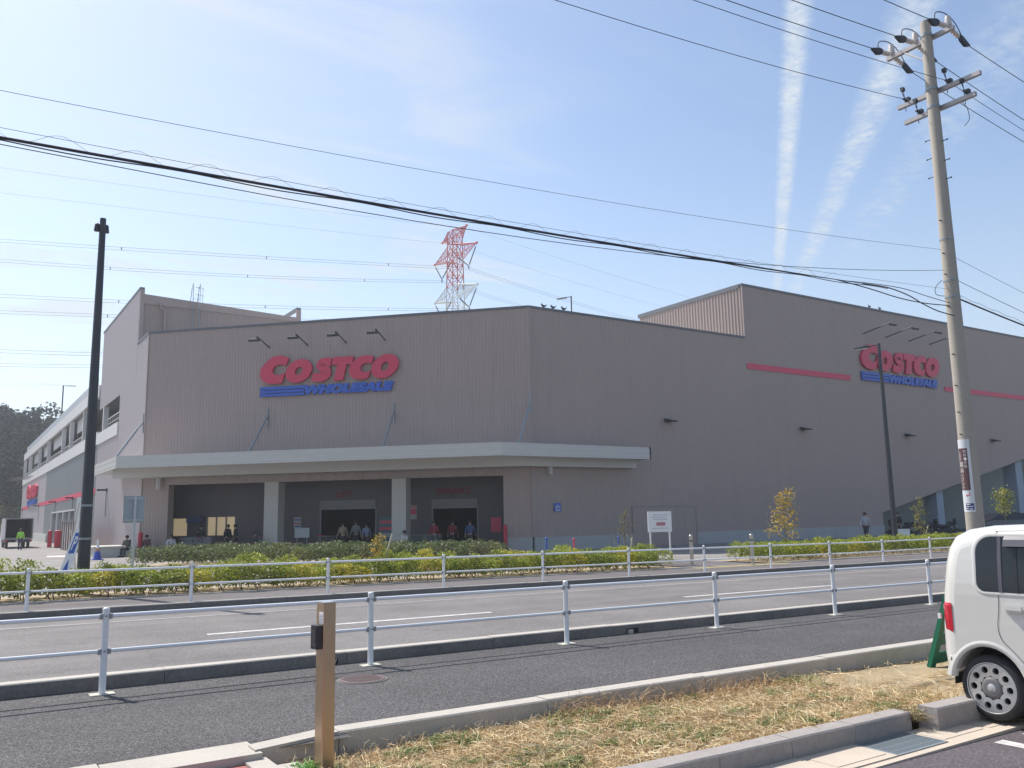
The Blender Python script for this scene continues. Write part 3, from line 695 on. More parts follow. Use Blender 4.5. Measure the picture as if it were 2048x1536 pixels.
b = MB(); b.add([(XL+.25, 58.30, 15.78), (20.0, 58.30, 15.70), (20.0, 58.30, 16.0), (XL+.25, 58.30, 16.42), (XL+.25, 58.55, 15.78), (20.0, 58.55, 15.70), (20.0, 58.55, 16.0), (XL+.25, 58.55, 16.42)], [(0,1,2,3), (3,2,6,7), (0,4,5,1), (1,5,6,2), (0,3,7,4)])
b.box(XL, XL+.25, 58.28, 58.5, 12.4, 16.735); b.box(20.0, 20.3, 58.28, 58.5, 15.6, 16.61); b.build('fascia', M['wall'], store)
b = MB(); b.tube([(11.1, 58.2, 12.6), (11.1, 58.2, 15.2), (11.05, 58.2, 15.5), (10.85, 58.2, 15.55), (10.8, 58.2, 15.9)], .07, 8); b.build('downpipe', M['wall'], store)
b = MB()
for xx in (12.8, 13.25):
    b.tube([(xx, 58.1, 12.6), (xx, 58.1, 17.5), (xx, 58.5, 17.2), (xx, 58.9, 16.2)], .022, 6)
for i in range(12): b.tube([(12.8, 58.1, 12.8+i*.33), (13.25, 58.1, 12.8+i*.33)], .014, 5)
for zz in (16.6, 17.1): b.tube([(12.8+.225+.38*cos(a), 57.95+.38*sin(a), zz) for a in [pi*1.0+pi*i/8 for i in range(9)]], .016, 5)
for a in (1.2, 1.5, 1.8): b.tube([(13.025+.38*cos(pi*a), 57.95+.38*sin(pi*a), 15.4), (13.025+.38*cos(pi*a), 57.95+.38*sin(pi*a), 17.1)], .012, 4)
b.build('roof_ladder', M['steel'], store)
# plinth with joints
b = MB(); x = XC+.06
while x < 57:
    x1 = min(x+2.6, 57)
    if x < 33.05 < x1: x1 = 33.05
    if not (33.04 < x < 38.1): b.box(x+.008, x1-.008, YC-.07, YC+.1, -.4, .52)
    x = x1 if x1 != 33.05 else 38.15
b.prism([ch(1.6, .05, -.4), ch(.06, .05, -.4), ch(.06, -.1, -.4), ch(1.6, -.1, -.4)], (0, 0, .92)); b.build('plinth', M['plinth'], store)
b = MB(); b.box(33.1, 38.1, YC-.04, YC+.1, -.2, 2.05); d = b.build('service_door', M['wall'], store)
b = MB(); b.box(33.05, 38.15, YC-.06, YC-.03, 2.052, 2.11); b.box(33.05, 33.1, YC-.06, YC-.041, -.2, 2.05); b.box(38.1, 38.15, YC-.06, YC-.041, -.2, 2.05)
for xx in (35.0, 36.6, 37.2): b.box(xx, xx+.02, YC-.048, YC-.041, -.2, 2.05)
b.build('door_frame', mat('frame_grey', (.31, .26, .25), .6), d)
# recess behind the entrance opening
b = MB()
def wallq(mb, s0, s1, d, z0, z1): mb.quad(ch(s0, d, z0), ch(s1, d, z0), ch(s1, d, z1), ch(s0, d, z1))
DB = -2.5
segs = [(25.6, 23.02, -.2, 5), (23.02, 21.94, 1.9, 5), (23.02, 21.94, -.2, .85), (21.94, 20.69, -.2, 5), (20.69, 18.75, 1.95, 5), (20.69, 18.75, -.2, .85), (18.75, 13.2, -.2, 5), (13.2, 9.82, 2.25, 5), (9.82, 6.3, -.2, 5), (6.3, 3.7, 2.18, 5), (3.7, .7, -.2, 5)]
# back wall positions s are measured at depth 2.5
for s0, s1, z0, z1 in segs: wallq(b, s0, s1, DB, z0, z1)
b.quad(ch(25.6, DB, 5), ch(.7, DB, 5), ch(.7, -.1, 5), ch(22.9, -.1, 5))
b.quad(ch(25.6, DB, -.2), ch(25.6, DB, 5), ch(22.9, -.1, 5), ch(22.9, -.1, -.2)); b.quad(ch(.7, DB, -.2), ch(.7, DB, 5), ch(.7, -.1, 5), ch(.7, -.1, -.2))
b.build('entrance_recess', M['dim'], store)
b = MB()
b.prism([ch(21.7, 0, -.2), ch(21.7, -.55, -.2), ch(22.3, -.55, -.2), ch(22.3, -.05, -.2)], (0, 0, 4.05)); b.prism([ch(1.0, -.05, -.2), ch(1.0, -.55, -.2), ch(1.6, -.55, -.2), ch(1.6, -.02, -.2)], (0, 0, 4.05))
b.prism([ch(23, -.05, 3.86), ch(.5, -.05, 3.86), ch(.5, -.55, 3.86), ch(23, -.55, 3.86)], (0, 0, .3)); b.build('opening_jamb', M['wall'], store)
for s0, s1 in ((15.58, 14.72), (7.92, 7.10)):
    b = MB(); b.prism([ch(s0, .02, -.2), ch(s1, .02, -.2), ch(s1, -.80, -.2), ch(s0, -.80, -.2)], (0, 0, 4.04)); b.build('column', M['column'], store)
for s0, s1, zt in ((13.2, 9.82, 2.25), (6.3, 3.7, 2.18)):
    b = MB()
    b.quad(ch(s0+2, DB-6, -.2), ch(s1-2, DB-6, -.2), ch(s1-2, DB-6, 4), ch(s0+2, DB-6, 4)); b.quad(ch(s0, DB, zt), ch(s1, DB, zt), ch(s1, DB-6, zt+.4), ch(s0, DB-6, zt+.4))
    b.quad(ch(s0, DB, -.2), ch(s0, DB, zt), ch(s0+2, DB-6, 4), ch(s0+2, DB-6, -.2)); b.quad(ch(s1, DB, -.2), ch(s1, DB, zt), ch(s1-2, DB-6, 4), ch(s1-2, DB-6, -.2)); b.quad(ch(s0+2, DB-6, -.15), ch(s1-2, DB-6, -.15), ch(s1, DB, -.15), ch(s0, DB, -.15))
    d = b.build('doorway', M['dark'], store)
    b = MB(); b.prism([ch(s0+.1, DB+.05, zt+.11), ch(s1-.02, DB+.05, zt+.11), ch(s1-.02, DB+.003, zt+.11), ch(s0+.1, DB+.003, zt+.11)], (0, 0, .42)); b.build('header_panel', mat('header_grey', (.22, .22, .22), .7), d)
    b = MB(); b.prism([ch(s0+.08, DB+.06, zt), ch(s1-.08, DB+.06, zt), ch(s1-.08, DB+.003, zt), ch(s0+.08, DB+.003, zt)], (0, 0, .10))
    for q in (s0+.04, s1-.04): b.prism([ch(q+.04, DB+.05, -.2), ch(q-.04, DB+.05, -.2), ch(q-.04, DB+.003, -.2), ch(q+.04, DB+.003, -.2)], (0, 0, zt+.195))
    b.build('frame', M['wall_grey'], d)
for s0, s1, zt in ((23.02, 21.94, 1.9), (20.69, 18.75, 1.95)):
    b = MB(); b.quad(ch(s0, DB-.12, .85), ch(s1, DB-.12, .85), ch(s1, DB-.12, zt), ch(s0, DB-.12, zt)); w = b.build('window', M['warm'], store)
    b = MB()
    n = 1 if s0 > 22 else 3
    for i in range(n+1):
        q = lerp(s0, s1, i/n); q = min(max(q, s1+.025), s0-.025); b.prism([ch(q+.02, DB+.03, .85), ch(q-.02, DB+.03, .85), ch(q-.02, DB-.1, .85), ch(q+.02, DB-.1, .85)], (0, 0, zt-.85))
    b.build('frame', M['wall_grey'], w)
b = MB(); b.prism([ch(21.75, DB+.5, 1.62), ch(20.78, DB+.5, 1.62), ch(20.78, DB+.004, 1.62), ch(21.75, DB+.004, 1.62)], (0, 0, .42)); b.build('awning', mat('navy_awning', (.03, .06, .15), .6), store)
# canopy
FY = 36.35; q0 = (7.67, 51.88); q1 = (23.19, FY); q2 = (33.22, FY); q3 = (7.67, 62.3)
out = [q0, q1, q2, (33.22, YC-.05), (XC-.02, YC-.06), (XL-.05, YL-.03), (XL-.06, 62.3), q3]
def inset(p, k): return p
b = MB(); b.prism([(x, y, 4.85) for x, y in ((7.80, 51.95), (23.27, 36.48), (33.10, 36.48), (33.10, YC-.05), (XC-.02, YC-.06), (XL-.05, YL-.03), (XL-.06, 62.2), (7.80, 62.2))], (0, 0, .12)); canopy = b.build('canopy', M['soffit'], store)
b = MB()
def wallbox(mb, p, q, th, z0, z1):
    p, q = Vector((*p, 0)), Vector((*q, 0)); t = (q-p).normalized(); n_ = Vector((t.y, -t.x, 0))
    mb.prism([(p.x, p.y, z0), (q.x, q.y, z0), ((q-n_*th-t*0).x, (q-n_*th).y, z0), ((p-n_*th).x, (p-n_*th).y, z0)], (0, 0, z1-z0))
for p, q in ((q3, q0), (q0, q1), (q1, q2), (q2, (33.22, YC-.06))):
    wallbox(b, p, q, .10, 4.70, 5.335); wallbox(b, (Vector(p)), (Vector(q)), .13, 5.336, 5.37)
b.build('fascia', M['canopy'], canopy)
b = MB()
for p, q in ((q3, q0), (q0, q1), (q1, q2)):
    p, q = Vector(p), Vector(q); t = (q-p).normalized(); n_ = Vector((t.y, -t.x))
    for z in (4.87, 5.17): pp, qq = p+n_*.012, q+n_*.012; wallbox(b, pp, qq, .011, z, z+.018)
b.build('fascia_groove', M['soffit'], canopy)
b = MB(); i = 0
s = .3
while s < 21.8:                                           # ribs of the soffit
    a = Vector(q1)+(Vector(q0)-Vector(q1)).normalized()*s; b.obox((a.x+.55*R2*2, a.y+.55*R2*2, 4.835), (R2, R2, 0), (-R2, R2, 0), (0, 0, 1), .60, .06, .014); s += .3
x = 23.6
while x < 33: b.obox((x, 37.0, 4.835), (0, 1, 0), (1, 0, 0), (0, 0, 1), .5, .06, .014); x += .3
b.build('soffit_rib', M['soffit'], canopy)
b = MB(); off = .95
b.prism([(*ch(24.1, .02)[:2], 4.27), (26.11, 37.94, 4.27), (33.08, 37.94, 4.27), (33.08, 37.45, 4.27), (25.15, 37.45, 4.27), (*ch(24.7, 1.1)[:2], 4.27)], (0, 0, .578)); b.build('wall_beam', M['canopy'], canopy)
b = MB(); b.box(27.1, 27.25, YC-.35, YC-.05, 3.85, 4.37)
p = ch(22.2, .3); b.box(p[0]-.08, p[0]+.08, p[1]-.15, p[1]+.15, 3.6, 4.3); b.build('hanger', M['canopy'], canopy)
for (wp, cp_) in ((ch(15.5, .04, 7.65), ch(15.2, 2.6, 5.37)), (ch(7.8, .04, 7.65), ch(7.5, 2.6, 5.37)), ((26.1, 37.94, 7.85), (24.5, 36.75, 5.37)), ((XL-.03, 55.0, 7.75), (7.95, 54.3, 5.37))):
    b = MB(); w, c = Vector(wp), Vector(cp_); m_ = w.lerp(c, .22)
    b.tube([w-Vector((0, 0, 0.05)), m_], .045, 8); b.tube([m_, c], .065, 8); b.tube([w+Vector((0, 0, .45)), w-Vector((0, 0, .75))], .05, 6); b.lathe([(0, .0), (.11, 0), (.11, .12), (0, .12)], tuple(c-Vector((0, 0, .02))), 'z', 12, False); b.build('tie_rod', M['steel'], canopy)
for s in (21.0, 14.0, 6.5):
    b = MB(); c = ch(s, 2.3, 4.83); b.lathe([(0, .02), (.22, .02), (.26, -.02), (.22, -.05), (0, -.05)], c, 'z', 20); b.build('ceiling_light', M['wall_white'], canopy)
# parking deck
b = MB(); b.box(XL-.09, XL+.15, 64.4, 73.9, 7.78, 8.66); b.box(XL-.09, XL+.15, 73.9, 153, 7.9, 8.85); b.box(XL-.09, XL+.15, 74.2, 153, 11.65, 12.62); b.box(XL-.12, XL+.05, 73.9, 153, 7.82, 7.9)
b.build('deck_parapet', M['wall_white'], store)
b = MB()
for y in (71.6, 83.6, 93.3, 100.1, 115.7, 127.7, 142.2, 152.7): b.box(XL-.05, XL+.32, y-.17, y+.17, 8.851 if y > 74 else 8.661, 11.65 if y > 74 else 10.54)
b.build('deck_column', M['wall_white'], store)
b = MB(); b.box(XL+.3, 30, 64.3, 153, 7.6, 8.0); b.box(XL+.3, 30, 58.5, 153, 11.7, 12.1); b.box(29.8, 30, 58.5, 153, 8, 11.7)
for y in (64.4, 73.95, 84, 94, 101, 116, 128, 142, 152.6): b.box(XL+1.5, XL+9, y+.3, y+.5, 8, 11.7)
b.build('deck_interior', M['wall_grey'], store)
b = MB()
for ya, yb in ((64.6, 71.3), (84, 93), (94, 99.8), (100.5, 115), (116.2, 127.2), (128.2, 141.8), (142.6, 152.3)):
    n = int((yb-ya)/.8)
    for i in range(n+1): b.box(XL+.2, XL+.23, lerp(ya, yb, i/n)-.015, lerp(ya, yb, i/n)+.015, 8.65, 9.5)
    b.box(XL+.19, XL+.24, ya, yb, 9.5, 9.55); b.box(XL+.19, XL+.24, ya, yb, 9.1, 9.13)
    if ya > 80: b.box(XL+.55, XL+.6, lerp(ya, yb, .35), yb, 10.4, 11.65)
b.build('deck_railing', M['wall_white'], store)
b = MB(); y = 76.
while y < 150: b.box(XL+.05, XL+.08, y+.02, y+1.9, 12.66, 13.45); y += 1.95
b.build('deck_screen', mat('grey_screen', (.42, .46, .50), .5), store)
b = MB()
for y0_, y1_ in ((84.9, 88.2), (89.9, 93.2), (95.2, 98.6), (100.8, 104.6)): b.box(XL-.06, XL+.02, y0_, y1_, -.2, 2.9)
b.build('shutter_door', mat('shutter_dark', (.05, .055, .065), .6), store)
b = MB()
for y in (84.7, 88.9, 94.2, 99.7, 104.9): b.box(XL-.16, XL-.065, y-.1, y+.1, -.2, 3.05)
b.box(XL-.16, XL-.065, 84.6, 105, 2.91, 3.03); b.build('door_frame', M['wall_white'], store)
b = MB(); b.box(XL-.05, XL-.005, 73.9, 123, 4.02, 4.44); b.box(XL-.05, XL-.005, 138.5, 151, 4.0, 4.42); b.box(43.5, 54.45, YC-.055, YC-.038, 10.98, 11.37); b.box(66.6, 139, YC-.055, YC-.038, 10.98, 11.37); b.build('red_stripe', M['redband'], store)
b = MB(); b.box(XL-.3, XL-.07, 108, 150, -.3, .7); b.build('side_plinth', M['column'], store)
# covered ramp and parking under the right end
b = MB()
b.quad((57, YC+.05, -.2), (57, 44, -.2), (57, 44, 6), (57, YC+.05, 6)); b.quad((57, 44, -.2), (140, 44, -.2), (140, 44, 8), (57, 44, 8))
b.quad((57, YC+.02, 1.40), (87, YC+.02, 7.6), (87, 44, 7.6), (57, 44, 1.40)); b.build('ramp_underside', mat('ramp_concrete', (.30, .33, .33), .85, noise=(.6, .5, (.24, .27, .28))), store)
for xx, w in ((64.6, .9), (77.0, 1.1)):
    b = MB(); b.box(xx, xx+w, 38.3, 39.4, -.2, 6.5 if xx > 70 else 3.4); b.build('ramp_pillar', mat('pillar_blue_grey', (.34, .40, .47), .8, noise=(1, .4, (.28, .33, .40))), store)
# storage fence by the side wall
b = MB(); b.box(7.5, 7.6, 63.5, 74.5, -.2, 1.85)
g = thing('panel_fence', 'row of taupe metal panel gates beside the store side wall', 'fence', (7.5, 69, -.2)); b.build('panel', M['wall'], g)
b = MB()
for i in range(9): b.box(7.44, 7.52, 63.4+i*1.37, 63.5+i*1.37, -.2, 1.9)
b.box(7.44, 7.6, 63.4, 74.5, 1.86, 1.93); b.build('frame', M['cap'], g)
b = MB(); b.box(7.0, 8.9, 53.0, 56.0, -.25, .35); b.box(6.9, 9.0, 52.9, 56.1, .35, .42); tag(b.build('planter_wall', M['column'], loc=(8, 54, -.2)), 'low pale concrete block at the left end of the entrance hedge', 'low wall')

# ---------------------------------------------------------------- writing on the store
def store_logo(label, fn):
    root = thing('store_logo', label, 'sign', fn(4.2, 0, 0))
    def ring(cx, cy, a, bb, ia, ib, sk, isk=None):
        isk = sk if isk is None else isk; mb = MB(); n = 40; fo, bo, fi, bi = [], [], [], []
        for k in range(n):
            t = 2*pi*k/n; v = bb*sin(t); u = a*cos(t)+sk*v; vi = ib*sin(t); ui = ia*cos(t)+isk*vi
            fo.append(fn(cx+u, cy+v, .16)); bo.append(fn(cx+u, cy+v, .0)); fi.append(fn(cx+ui, cy+vi, .16)); bi.append(fn(cx+ui, cy+vi, 0))
        V = fo+bo+fi+bi; F = []
        for k in range(n):
            j = (k+1) % n; F += [(k, j, 2*n+j, 2*n+k), (k, n+k, n+j, j), (2*n+k, 2*n+j, 3*n+j, 3*n+k)]
        mb.add(V, F); return mb
    ring(2.375, .675, .80, .68, .235, .235, .24).build('letter', M['red'], root)
    ring(7.615, .675, .78, .69, .235, .25, .28).build('letter', M['red'], root)
    def poly(pts, d=.16): mb = MB(); tri_prism(mb, pts, fn, d); return mb
    C1 = smooth_path([(1.74,1.46),(1.45,1.60),(1.15,1.64),(.72,1.55),(.30,1.25),(.04,.93),(-.04,.62),(.06,.30),(.35,.07),(.77,.0),(1.10,.0),(1.36,.05)], 5)+[(1.50,.60)]+smooth_path([(1.50,.60),(1.25,.52),(1.0,.51),(.80,.60),(.73,.76),(.80,.95),(.96,1.07),(1.2,1.11),(1.40,1.10),(1.57,1.03)], 4)[1:]
    poly(C1).build('letter', M['red'], root)
    C2 = smooth_path([(6.95,1.28),(6.75,1.33),(6.45,1.36),(6.05,1.27),(5.70,1.02),(5.52,.75),(5.49,.45),(5.60,.18),(5.82,.05),(6.1,.0),(6.38,.0),(6.60,.05)], 5)+[(6.74,.47)]+smooth_path([(6.74,.47),(6.55,.40),(6.38,.40),(6.22,.47),(6.15,.60),(6.2,.76),(6.32,.87),(6.5,.92),(6.68,.91),(6.82,.86)], 4)[1:]
    poly(C2).build('letter', M['red'], root)
    cl_ = smooth_path([(4.36,1.08),(4.12,1.12),(3.88,1.09),(3.74,.99),(3.76,.86),(3.92,.74),(4.06,.60),(4.08,.44),(3.94,.30),(3.70,.23),(3.45,.24),(3.22,.30)], 5)
    L_, R_ = [], []
    for i, p in enumerate(cl_):
        a, c = np.array(cl_[max(i-1, 0)]), np.array(cl_[min(i+1, len(cl_)-1)]); t = c-a; t /= np.linalg.norm(t); n_ = np.array([-t[1], t[0]]); w = .235*(1+.12*sin(pi*i/len(cl_)))
        L_.append(np.array(p)+n_*w); R_.append(np.array(p)-n_*w)
    mb = MB(); k = len(L_)
    V = [fn(*p, .15) for p in L_]+[fn(*p, .15) for p in R_]+[fn(*p, 0) for p in L_]+[fn(*p, 0) for p in R_]; F = []
    for i in range(k-1): F += [(i, i+1, k+i+1, k+i), (i, 2*k+i, 2*k+i+1, i+1), (k+i, k+i+1, 3*k+i+1, 3*k+i)]
    F += [(0, k, 3*k, 2*k), (k-1, 2*k-1, 4*k-1, 3*k-1)]; mb.add(V, F); mb.build('letter', M['red'], root)
    poly([(4.40,.93),(4.50,1.36),(5.74,1.36),(5.62,.90),(5.30,.90),(5.09,0),(4.52,0),(4.76,.92)], .155).build('letter', M['red'], root)
    for v0, v1 in ((-.73,-.575),(-.535,-.38),(-.34,-.17)):
        poly([(-.05, v0), (2.75-(.0), v0), (2.69+(v1+.73)*.0, v1), (-.05, v1)], .1).build('blue_bar', M['blue'], root)
    mb = MB(); fit_text(mb, 'WHOLESALE', 5.42, .56, lambda u, v, w: fn(2.70+u, -.73+v, w), bold=.085, shear=.22, extrude=.11); mb.build('lettering', M['blue'], root)
    return root
store_logo('red and blue store name sign on the entrance wall above the canopy', lambda u, v, w: (14.89+u*R2-(w+.05)*R2, 49.22-u*R2-(w+.05)*R2, 9.5+v))
store_logo('red and blue store name sign on the tall right wall behind the poles', lambda u, v, w: (55.75+u*1.2, YC-.05-w*1.15, 11.97+v*1.17))
store_logo('distant red and blue store name sign at the far end of the side wall', lambda u, v, w: (XL-.05-w*1.8, 139.5-u*1.75, 5.3+v*1.2))
def sign_text(label, body, s0, z0, w, h, m):
    root = thing('lettering_sign', label, 'sign', ch(s0, DB+.05, z0)); mb = MB()
    fit_text(mb, body, w, h, lambda u, v, q: ch(s0-u, DB+.01+q, z0+v), bold=.012, extrude=.05); mb.build('lettering', m, root)
sign_text('red EXIT lettering over the left doorway', 'EXIT', 12.23, 2.95, .92, .33, mat('dull_red_letter', (.26, .03, .05), .6))
sign_text('red ENTRANCE lettering over the right doorway', 'ENTRANCE', 6.07, 2.98, 2.0, .38, mat('dull_red_letter', (.26, .03, .05)))
def poster(label, s0, s1, z0, z1, base, bands, cat='poster'):
    root = thing('wall_poster', label, cat, ch(s0, DB+.02, z0))
    mb = MB(); mb.prism([ch(s0, DB+.02, z0), ch(s1, DB+.02, z0), ch(s1, DB+.003, z0), ch(s0, DB+.003, z0)], (0, 0, z1-z0)); mb.build('board', base, root)
    for (a, c, m) in bands:
        mb = MB(); za, zb = lerp(z0, z1, a), lerp(z0, z1, c); mb.prism([ch(s0-.04, DB+.028, za), ch(s1+.04, DB+.028, za), ch(s1+.04, DB+.021, za), ch(s0-.04, DB+.021, za)], (0, 0, zb-za)); mb.build('print', m, root)
GW = mat('poster_white', (.42, .42, .42), .7)
poster('white notice with a red panel right of the second column', 7.85, 7.3, 1.6, 2.4, GW, ((.35, .75, M['redband']), (.85, .95, M['redband'])))
poster('small faded notice between column and exit doorway', 14.95, 14.48, 1.2, 1.85, GW, ((.1, .2, M['blue']), (.35, .45, M['redband']), (.7, .8, M['blue'])))
poster('plain red board at the right edge of the entrance', 2.9, 2.3, .8, 1.62, M['redband'], ())
poster('red striped stock display panel behind the second column', 9.6, 8.75, .1, 1.75, mat('teal_panel', (.08, .17, .2), .6), ((.55, .65, M['redband']), (.78, .88, M['redband']), (.3, .45, GW)))
# bicycle parking sign
g = thing('bicycle_parking_sign', 'small square blue bicycle parking sign on the taupe wall', 'sign', (27.7, 37.9, 2.1))
b = MB(); b.box(27.48, 27.92, 37.90, 37.93, 1.88, 2.32); b.build('plate', M['blue'], g)
b = MB()
for cx in (27.60, 27.80): b.tube([(cx+.065*cos(a), 37.893, 2.10+.065*sin(a)) for a in [2*pi*i/16 for i in range(17)]], .010, 5, caps=False)
for p, q in (((27.60, 2.10), (27.66, 2.2)), ((27.66, 2.2), (27.76, 2.19)), ((27.76, 2.19), (27.8, 2.10)), ((27.66, 2.2), (27.70, 2.10)), ((27.70, 2.10), (27.76, 2.19)), ((27.60, 2.10), (27.70, 2.10)), ((27.74, 2.235), (27.78, 2.235)), ((27.64, 2.23), (27.68, 2.23))): b.tube([(p[0], 37.893, p[1]), (q[0], 37.893, q[1])], .008, 4)
b.box(27.56, 27.84, 37.893, 37.899, 1.92, 1.965); b.build('pictogram', M['white'], g)

# ---------------------------------------------------------------- wall lamps
for i, s in enumerate((15.5, 13.1, 10.72, 8.35)):
    w = ['leftmost', 'second from the left', 'third from the left', 'rightmost']
    g = thing('sign_light', f'black floodlight, {w[i]} of the four above the entrance sign', 'floodlight', ch(s, 0, 11.8), 'floodlights above the entrance sign')
    b = MB(); b.tube([ch(s, .05, 11.72), ch(s, 1.5, 12.05)], .035, 6); b.obox(ch(s, .06, 11.72), (R2, R2, 0), (R2, -R2, 0), (0, 0, 1), .02, .04, .05); b.build('arm', M['black'], g)
    b = MB(); c = ch(s+.18, 1.5, 11.86); b.obox(c, (R2, -R2, 0), (-R2, -R2, -.35), (R2*.35, R2*.35, -1), .30, .11, .07); b.tube([ch(s, 1.5, 12.05), ch(s, 1.5, 11.9)], .04, 6); b.build('lamp_head', M['black'], g)
for i, x in enumerate((56.4, 59.2, 62.25, 65.05)):
    w = ['leftmost', 'second from the left', 'third from the left', 'rightmost']
    g = thing('sign_light', f'black floodlight, {w[i]} of the four above the right wall sign', 'floodlight', (x, YC, 14.66), 'floodlights above the right wall sign')
    b = MB(); b.tube([(x, YC-.05, 14.66), (x, YC-2.3, 15.05)], .04, 6); b.build('arm', M['black'], g)
    b = MB(); b.obox((x+.2, YC-2.35, 14.9), (1,0,0), (0,-1,-.3), (0,-.3,1), .24, .16, .07); b.build('lamp_head', M['black'], g)
names4 = ['between the service door and the red stripe', 'below the gap in the red stripe', 'right of the tall black lamp post', 'above the covered ramp']
for i, x in enumerate((36.2, 48.7, 60.85, 73.1)):
    g = thing('wall_light', f'small black wall light on the street wall, {names4[i]}', 'wall light', (x, YC, 7.2), 'wall lights on the street wall')
    b = MB(); b.box(x-.08, x+.08, YC-.14, YC-.035, 7.1, 7.3); b.build('bracket', M['black'], g)
    b = MB(); b.add([(x-.36, YC-.10, 7.15), (x+.30, YC-.10, 7.12), (x+.30, YC-.62, 7.10), (x-.36, YC-.62, 7.13), (x-.36, YC-.10, 7.33), (x+.22, YC-.10, 7.28), (x+.18, YC-.62, 7.18), (x-.36, YC-.62, 7.2)], [(0,3,2,1), (4,5,6,7), (0,1,5,4), (1,2,6,5), (2,3,7,6), (3,0,4,7)]); b.build('lamp_head', M['black'], g)
nm = ['nearest the canopy', 'beside the black pole', 'over the shutter doors', 'left of the shutter doors', 'at the far corner']
for i, y in enumerate((67.8, 87.5, 102.5, 122.0, 149)):
    g = thing('side_wall_light', f'small wall light with a cable pipe on the side wall, {nm[i]}', 'wall light', (XL, y, 4.2), 'wall lights on the side wall')
    b = MB(); b.box(XL-.7, XL-.1, y-.12, y+.12, 4.02, 4.14); b.box(XL-.10, XL-.04, y-.08, y+.08, 3.95, 4.2); b.build('lamp_head', M['black'], g)
    b = MB(); b.tube([(XL-.08, y, 4.0), (XL-.08, y, 2.2)], .025, 5); b.build('conduit', M['cap'], g)
for i, y in enumerate((133, 136, 139, 142)):
    g = thing('distant_floodlight', ['nearest', 'second nearest', 'third nearest', 'farthest'][i]+' thin floodlight of the four over the distant side wall sign', 'floodlight', (XL, y, 8.0), 'floodlight arms over the distant sign')
    b = MB(); b.tube([(XL, y, 8.35), (XL-2.6, y, 8.0)], .04, 5); b.obox((XL-2.7, y, 7.97), (1,0,0), (0,1,0), (0,0,1), .25, .12, .06); b.build('arm', M['black'], g)

# ---------------------------------------------------------------- lamp posts
def flat_head(b, x, y, z, dx, dy, L=.7):
    d = Vector((dx, dy, 0)).normalized(); n_ = Vector((-d.y, d.x, 0)); c = Vector((x, y, z))
    b.tube([c, c+d*.25+Vector((0, 0, .03)), c+d*.45+Vector((0, 0, .0))], .035, 6)
    b.obox(c+d*(.45+L/2)+Vector((0, 0, -.03)), d+Vector((0, 0, -.06)), n_, (0, 0, 1), L/2, .14, .035)
g = thing('lamp_post', 'tall dark lamp post with two small round heads, front left', 'lamp post', (2.76, 22.6, -.05))
b = MB(); b.tube([(2.76, 22.6, -.1), (2.76, 22.6, 9.15)], [.145, .072], 20); b.build('pole', M['navypole'], g)
b = MB()
for zz in (2.05, 1.28): b.tube([(2.76, 22.6, zz), (2.76, 22.6, zz+.05)], .142-zz*.003, 20, caps=False)
b.build('band', M['steel'], g)
for k, (dx, dy) in enumerate(((-.135, .03), (.10, .06))):
    b = MB(); c = (2.76+dx*.92, 22.6+dy, 8.92); b.lathe([(0, .10), (.04, .095), (.055, .05), (.07, -.09), (.066, -.105), (0, -.10)], c, 'z', 16); b.tube([(2.76, 22.6, 9.0), (c[0], c[1], 8.97)], .03, 6); b.build('lamp_head', M['navypole'], g)
g = thing('lamp_post', 'tall thin black lamp post with one flat head, in front of the right store sign', 'lamp post', (38.2, 24.9, -.2))
b = MB(); b.tube([(38.2, 24.9, -.2), (38.2, 24.9, 9.8)], [.14, .075], 14); b.build('pole', M['navypole'], g)
b = MB(); flat_head(b, 38.2, 24.9, 9.72, -.3, 1, .7); b.build('lamp_head', M['navypole'], g)
b = MB(); d = Vector((-.3, 1, 0)).normalized(); c = Vector((38.2, 24.9, 9.635))+d*.85; b.obox(c, d, (-d.y, d.x, 0), (0, 0, 1), .3, .11, .008); b.build('lens', mat('lamp_lens', (.8, .8, .8), .3), g)
for (x, y, zt, dd, lab) in ((12., 128.5, 20.3, (.8, -.6), 'slim lamp post standing on the parking deck roof, far left'), (46., 60., 21.3, (-.55, .83), 'slim lamp post behind the roof edge over the entrance corner')):
    g = thing('roof_lamp_post', lab, 'lamp post', (x, y, 12.5)); b = MB(); b.tube([(x, y, 12.4), (x, y, zt)], .085 if y > 100 else .06, 8); b.build('pole', M['navypole'], g)
    b = MB(); flat_head(b, x, y, zt-.1, dd[0], dd[1], 1.3 if y > 100 else .9); b.build('lamp_head', M['navypole'], g)

# ---------------------------------------------------------------- utility pole
PX, PY = 17.25, 9.47
up_ = thing('utility_pole', 'tall round concrete utility pole with crossarms and insulators', 'utility pole', (PX, PY, -.14))
b = MB(); b.tube([(PX, PY, -.2), (PX, PY, 12.15), (PX, PY, 12.2)], [.180, .108, .09], 28); b.build('shaft', M['pole'], up_)
rad = lambda z: .180-(z+.2)/12.35*.072
def arm(z, y0, y1, dx=-.17):
    b = MB(); b.box(PX-dx-.045, PX-dx+.045, y0, y1, z-.045, z+.045); o = b.build('crossarm', mat('galvanised_arm', (.40, .38, .38), .5, .45), up_)
    b = MB(); b.tube([(PX, PY, z-.03), (PX, PY, z+.03)], rad(z)+.012, 20, caps=False); b.box(PX+.08, PX+.22, PY-.03, PY+.03, z-.03, z+.03); b.build('clamp', M['steel'], o); return o
arm(11.86, 8.95, 10.52); a2 = arm(10.60, 8.50, 10.37); a3 = arm(10.19, 8.64, 10.24)
b = MB(); b.tube([(PX+.15, 10.1, 11.82), (PX+.03, 9.58, 11.35)], .018, 5); b.build('brace', mat('galvanised_arm', (.4,.38,.38)), up_)
ax = PX+.17
HV = ((10.40, 'far'), (9.82, 'middle'), (9.06, 'near'))
